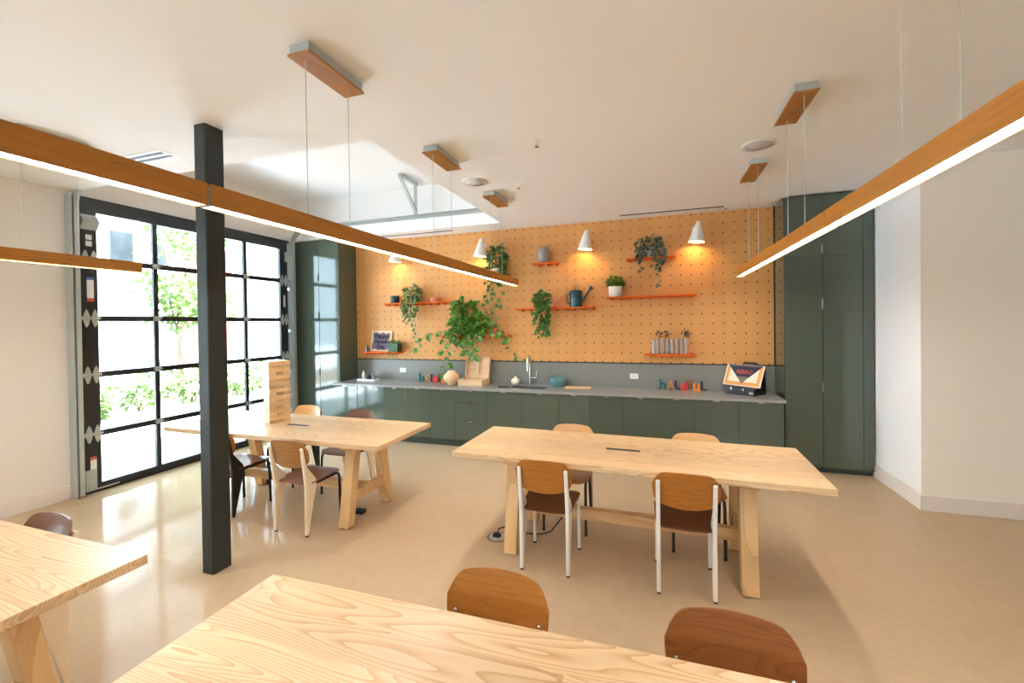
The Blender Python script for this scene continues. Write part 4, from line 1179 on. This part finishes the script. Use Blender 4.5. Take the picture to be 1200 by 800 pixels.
# ------------------------------------------------------------------ outside
struct(MB().box(-9.75, -12, -.14, XWL - .2, 26, -.03).build('pavement', 'pavement'))
struct(MB().box(-40, -20, -.2, -9.75, 50, -.1).build('road', 'road'))
bed = MB()
bed.box(-13.2, -10, -.1, -9.8, 26, .02); tag(bed.build('planting_bed', 'mulch'), 'mulched planting bed beyond the pavement outside the glazed door', 'planting bed')
struct(MB().box(-9.8, -12, -.14, -9.65, 26, .03).build('kerb', 'pavement'))
rr = random.Random(91)
def shrub(x, y, r, lab):
    u = empty('shrub', (x, y, .02), label=lab, cat='shrub', group='shrubs outside the door')
    lm = MB(); scatter_leaves(lm, (0, 0, r * .8), (r, r, r * .75), int(110 + 130 * r), .11, rr, shell=.4)
    lm.build('foliage', 'leafout', u)
    sm = MB()
    for k in range(6): sm.tube([(0, 0, 0), (rr.uniform(-.4, .4) * r, rr.uniform(-.4, .4) * r, r * .8)], .012, 5)
    sm.build('stem', 'bark', u)
for k, (x, y, r) in enumerate([(-10.3, 5.2, .32), (-10.6, 6.2, .42), (-10.5, 7.3, .45), (-10.4, 8.3, .5), (-10.8, 9.4, .5), (-11.8, 6.0, .5), (-11.9, 7.4, .55), (-12.1, 8.8, .55), (-11.0, 11.0, .55), (-11.6, 12.8, .55)]):
    shrub(x, y, r, 'pale green garden shrub in the planting bed outside the glazed door')
def tree(x, y, h, r, seed, lab):
    rn = random.Random(seed)
    u = empty('street_tree', (x, y, 0), label=lab, cat='tree', group='trees outside the door')
    tm = MB().tube([(0, 0, -.1), (.05, 0, h * .3), (0, .05, h * .6)], .10, 8, r1=.05)
    lm = MB()
    for k in range(11):
        a = rn.uniform(0, 2 * PI); q_ = rn.uniform(.2, .8) * r; z = h * rn.uniform(.42, .98)
        c = (q_ * math.cos(a), q_ * math.sin(a), z)
        tm.tube([(0, 0, h * rn.uniform(.3, .5)), c], .03, 6, r1=.01)
        scatter_leaves(lm, c, (r * .5, r * .5, r * .36), 44, .19, rn, shell=.2)
    tm.build('trunk', 'bark', u); lm.build('crown', 'leaftree', u)
tree(-12.5, 8.3, 4.6, 1.15, 101, 'pale green young tree outside between the steel column and the white building')
tree(-16.0, 11.3, 5.6, 1.3, 103, 'pale green taller tree outside in front of the brick building')
bl = empty('white_building', (-24, 15, -.1), label='white rendered building with blue windows across the street', cat='building')
ob = lambda mb, n, m, par=bl: mb.build(n, m, par, loc=(24, -15, .1))
ob(MB().box(-24, 0, -.1, -18, 11.9, 7.5), 'wall', 'stucco')
for y0, z0, w_, h_ in ((9.78, 4.2, .62, 1.0), (11.1, 4.2, .4, .75), (4.5, 4.2, .7, 1.0), (7.2, 4.2, .7, 1.0)):
    fr_ = ob(MB().box(-18.0, y0 - .04, z0 - .04, -17.95, y0 + w_ + .04, z0 + h_ + .04), 'window', 'slot')
    p_ = MB().box(-17.952, y0, z0, -17.94, y0 + w_, z0 + h_).build('pane', 'bluepane', fr_)
bk = empty('brick_building', (-27, 16, -.1), label='red brick building with a pale roof seen past the tree outside', cat='building')
ob2 = lambda mb, n, m, par=bk: mb.build(n, m, par, loc=(27, -16, .1))
ob2(MB().box(-32, 14.4, -.1, -22, 17.4, 5.9), 'wall', 'brick')
ob2(MB().box(-32.5, 14.2, 5.9, -21.6, 17.7, 6.7), 'roof', 'stucco')
for y in (14.9, 15.9, 16.8): MB().box(-22.02, y, 4.5, -21.97, y + .22, 5.1).build('window', 'paper', bk, loc=(27, -16, .1))

# ------------------------------------------------------------------ light
wd = bpy.data.worlds.new('world'); scene.world = wd; wd.use_nodes = True
nt = wd.node_tree; bg = nt.nodes['Background']
bg.inputs[0].default_value = (0.64, 0.84, 1.0, 1); bg.inputs[1].default_value = 12
sun = bpy.data.lights.new('sun', 'SUN'); sun.energy = 68; sun.angle = .01; sun.color = (.88, .95, 1)
so = bpy.data.objects.new('sun', sun); COL.objects.link(so); so.location = (8, 4, 20)
so.rotation_euler = Vector((-math.cos(math.radians(67)), -.10, -math.sin(math.radians(67)))).to_track_quat('-Z', 'Y').to_euler()
def portal(name, loc, rot, sx, sy):
    l = bpy.data.lights.new(name, 'AREA'); l.shape = 'RECTANGLE'; l.size = sx; l.size_y = sy
    l.cycles.is_portal = True
    o = bpy.data.objects.new(name, l); COL.objects.link(o); o.location = loc; o.rotation_euler = rot
portal('door_portal', (XG - .1, (DY0 + DY1) / 2, 1.62), (0, -PI / 2, 0), 3.2, 2.8)
portal('door_portal', (XWL - .15, (GY0 + GY1) / 2, 1.55), (0, -PI / 2, 0), 3.1, 1.5)
for i, (a, b_) in enumerate(WIN): portal('window_portal', ((a + b_) / 2, Y0 - .15, (WZ0 + WZ1) / 2), (PI / 2, 0, 0), b_ - a, WZ1 - WZ0)

cy = scene.cycles
cy.use_denoising = True
try: cy.denoiser = 'OPENIMAGEDENOISE'
except Exception: pass
cy.max_bounces = 10; cy.diffuse_bounces = 6; cy.glossy_bounces = 4; cy.transparent_max_bounces = 16
cy.caustics_reflective = False; cy.caustics_refractive = False
cy.sample_clamp_indirect = 60.0
vs = scene.view_settings
vs.view_transform = 'Standard'; vs.look = 'None'; vs.exposure = -0.05; vs.gamma = 1.0
vs.use_curve_mapping = False
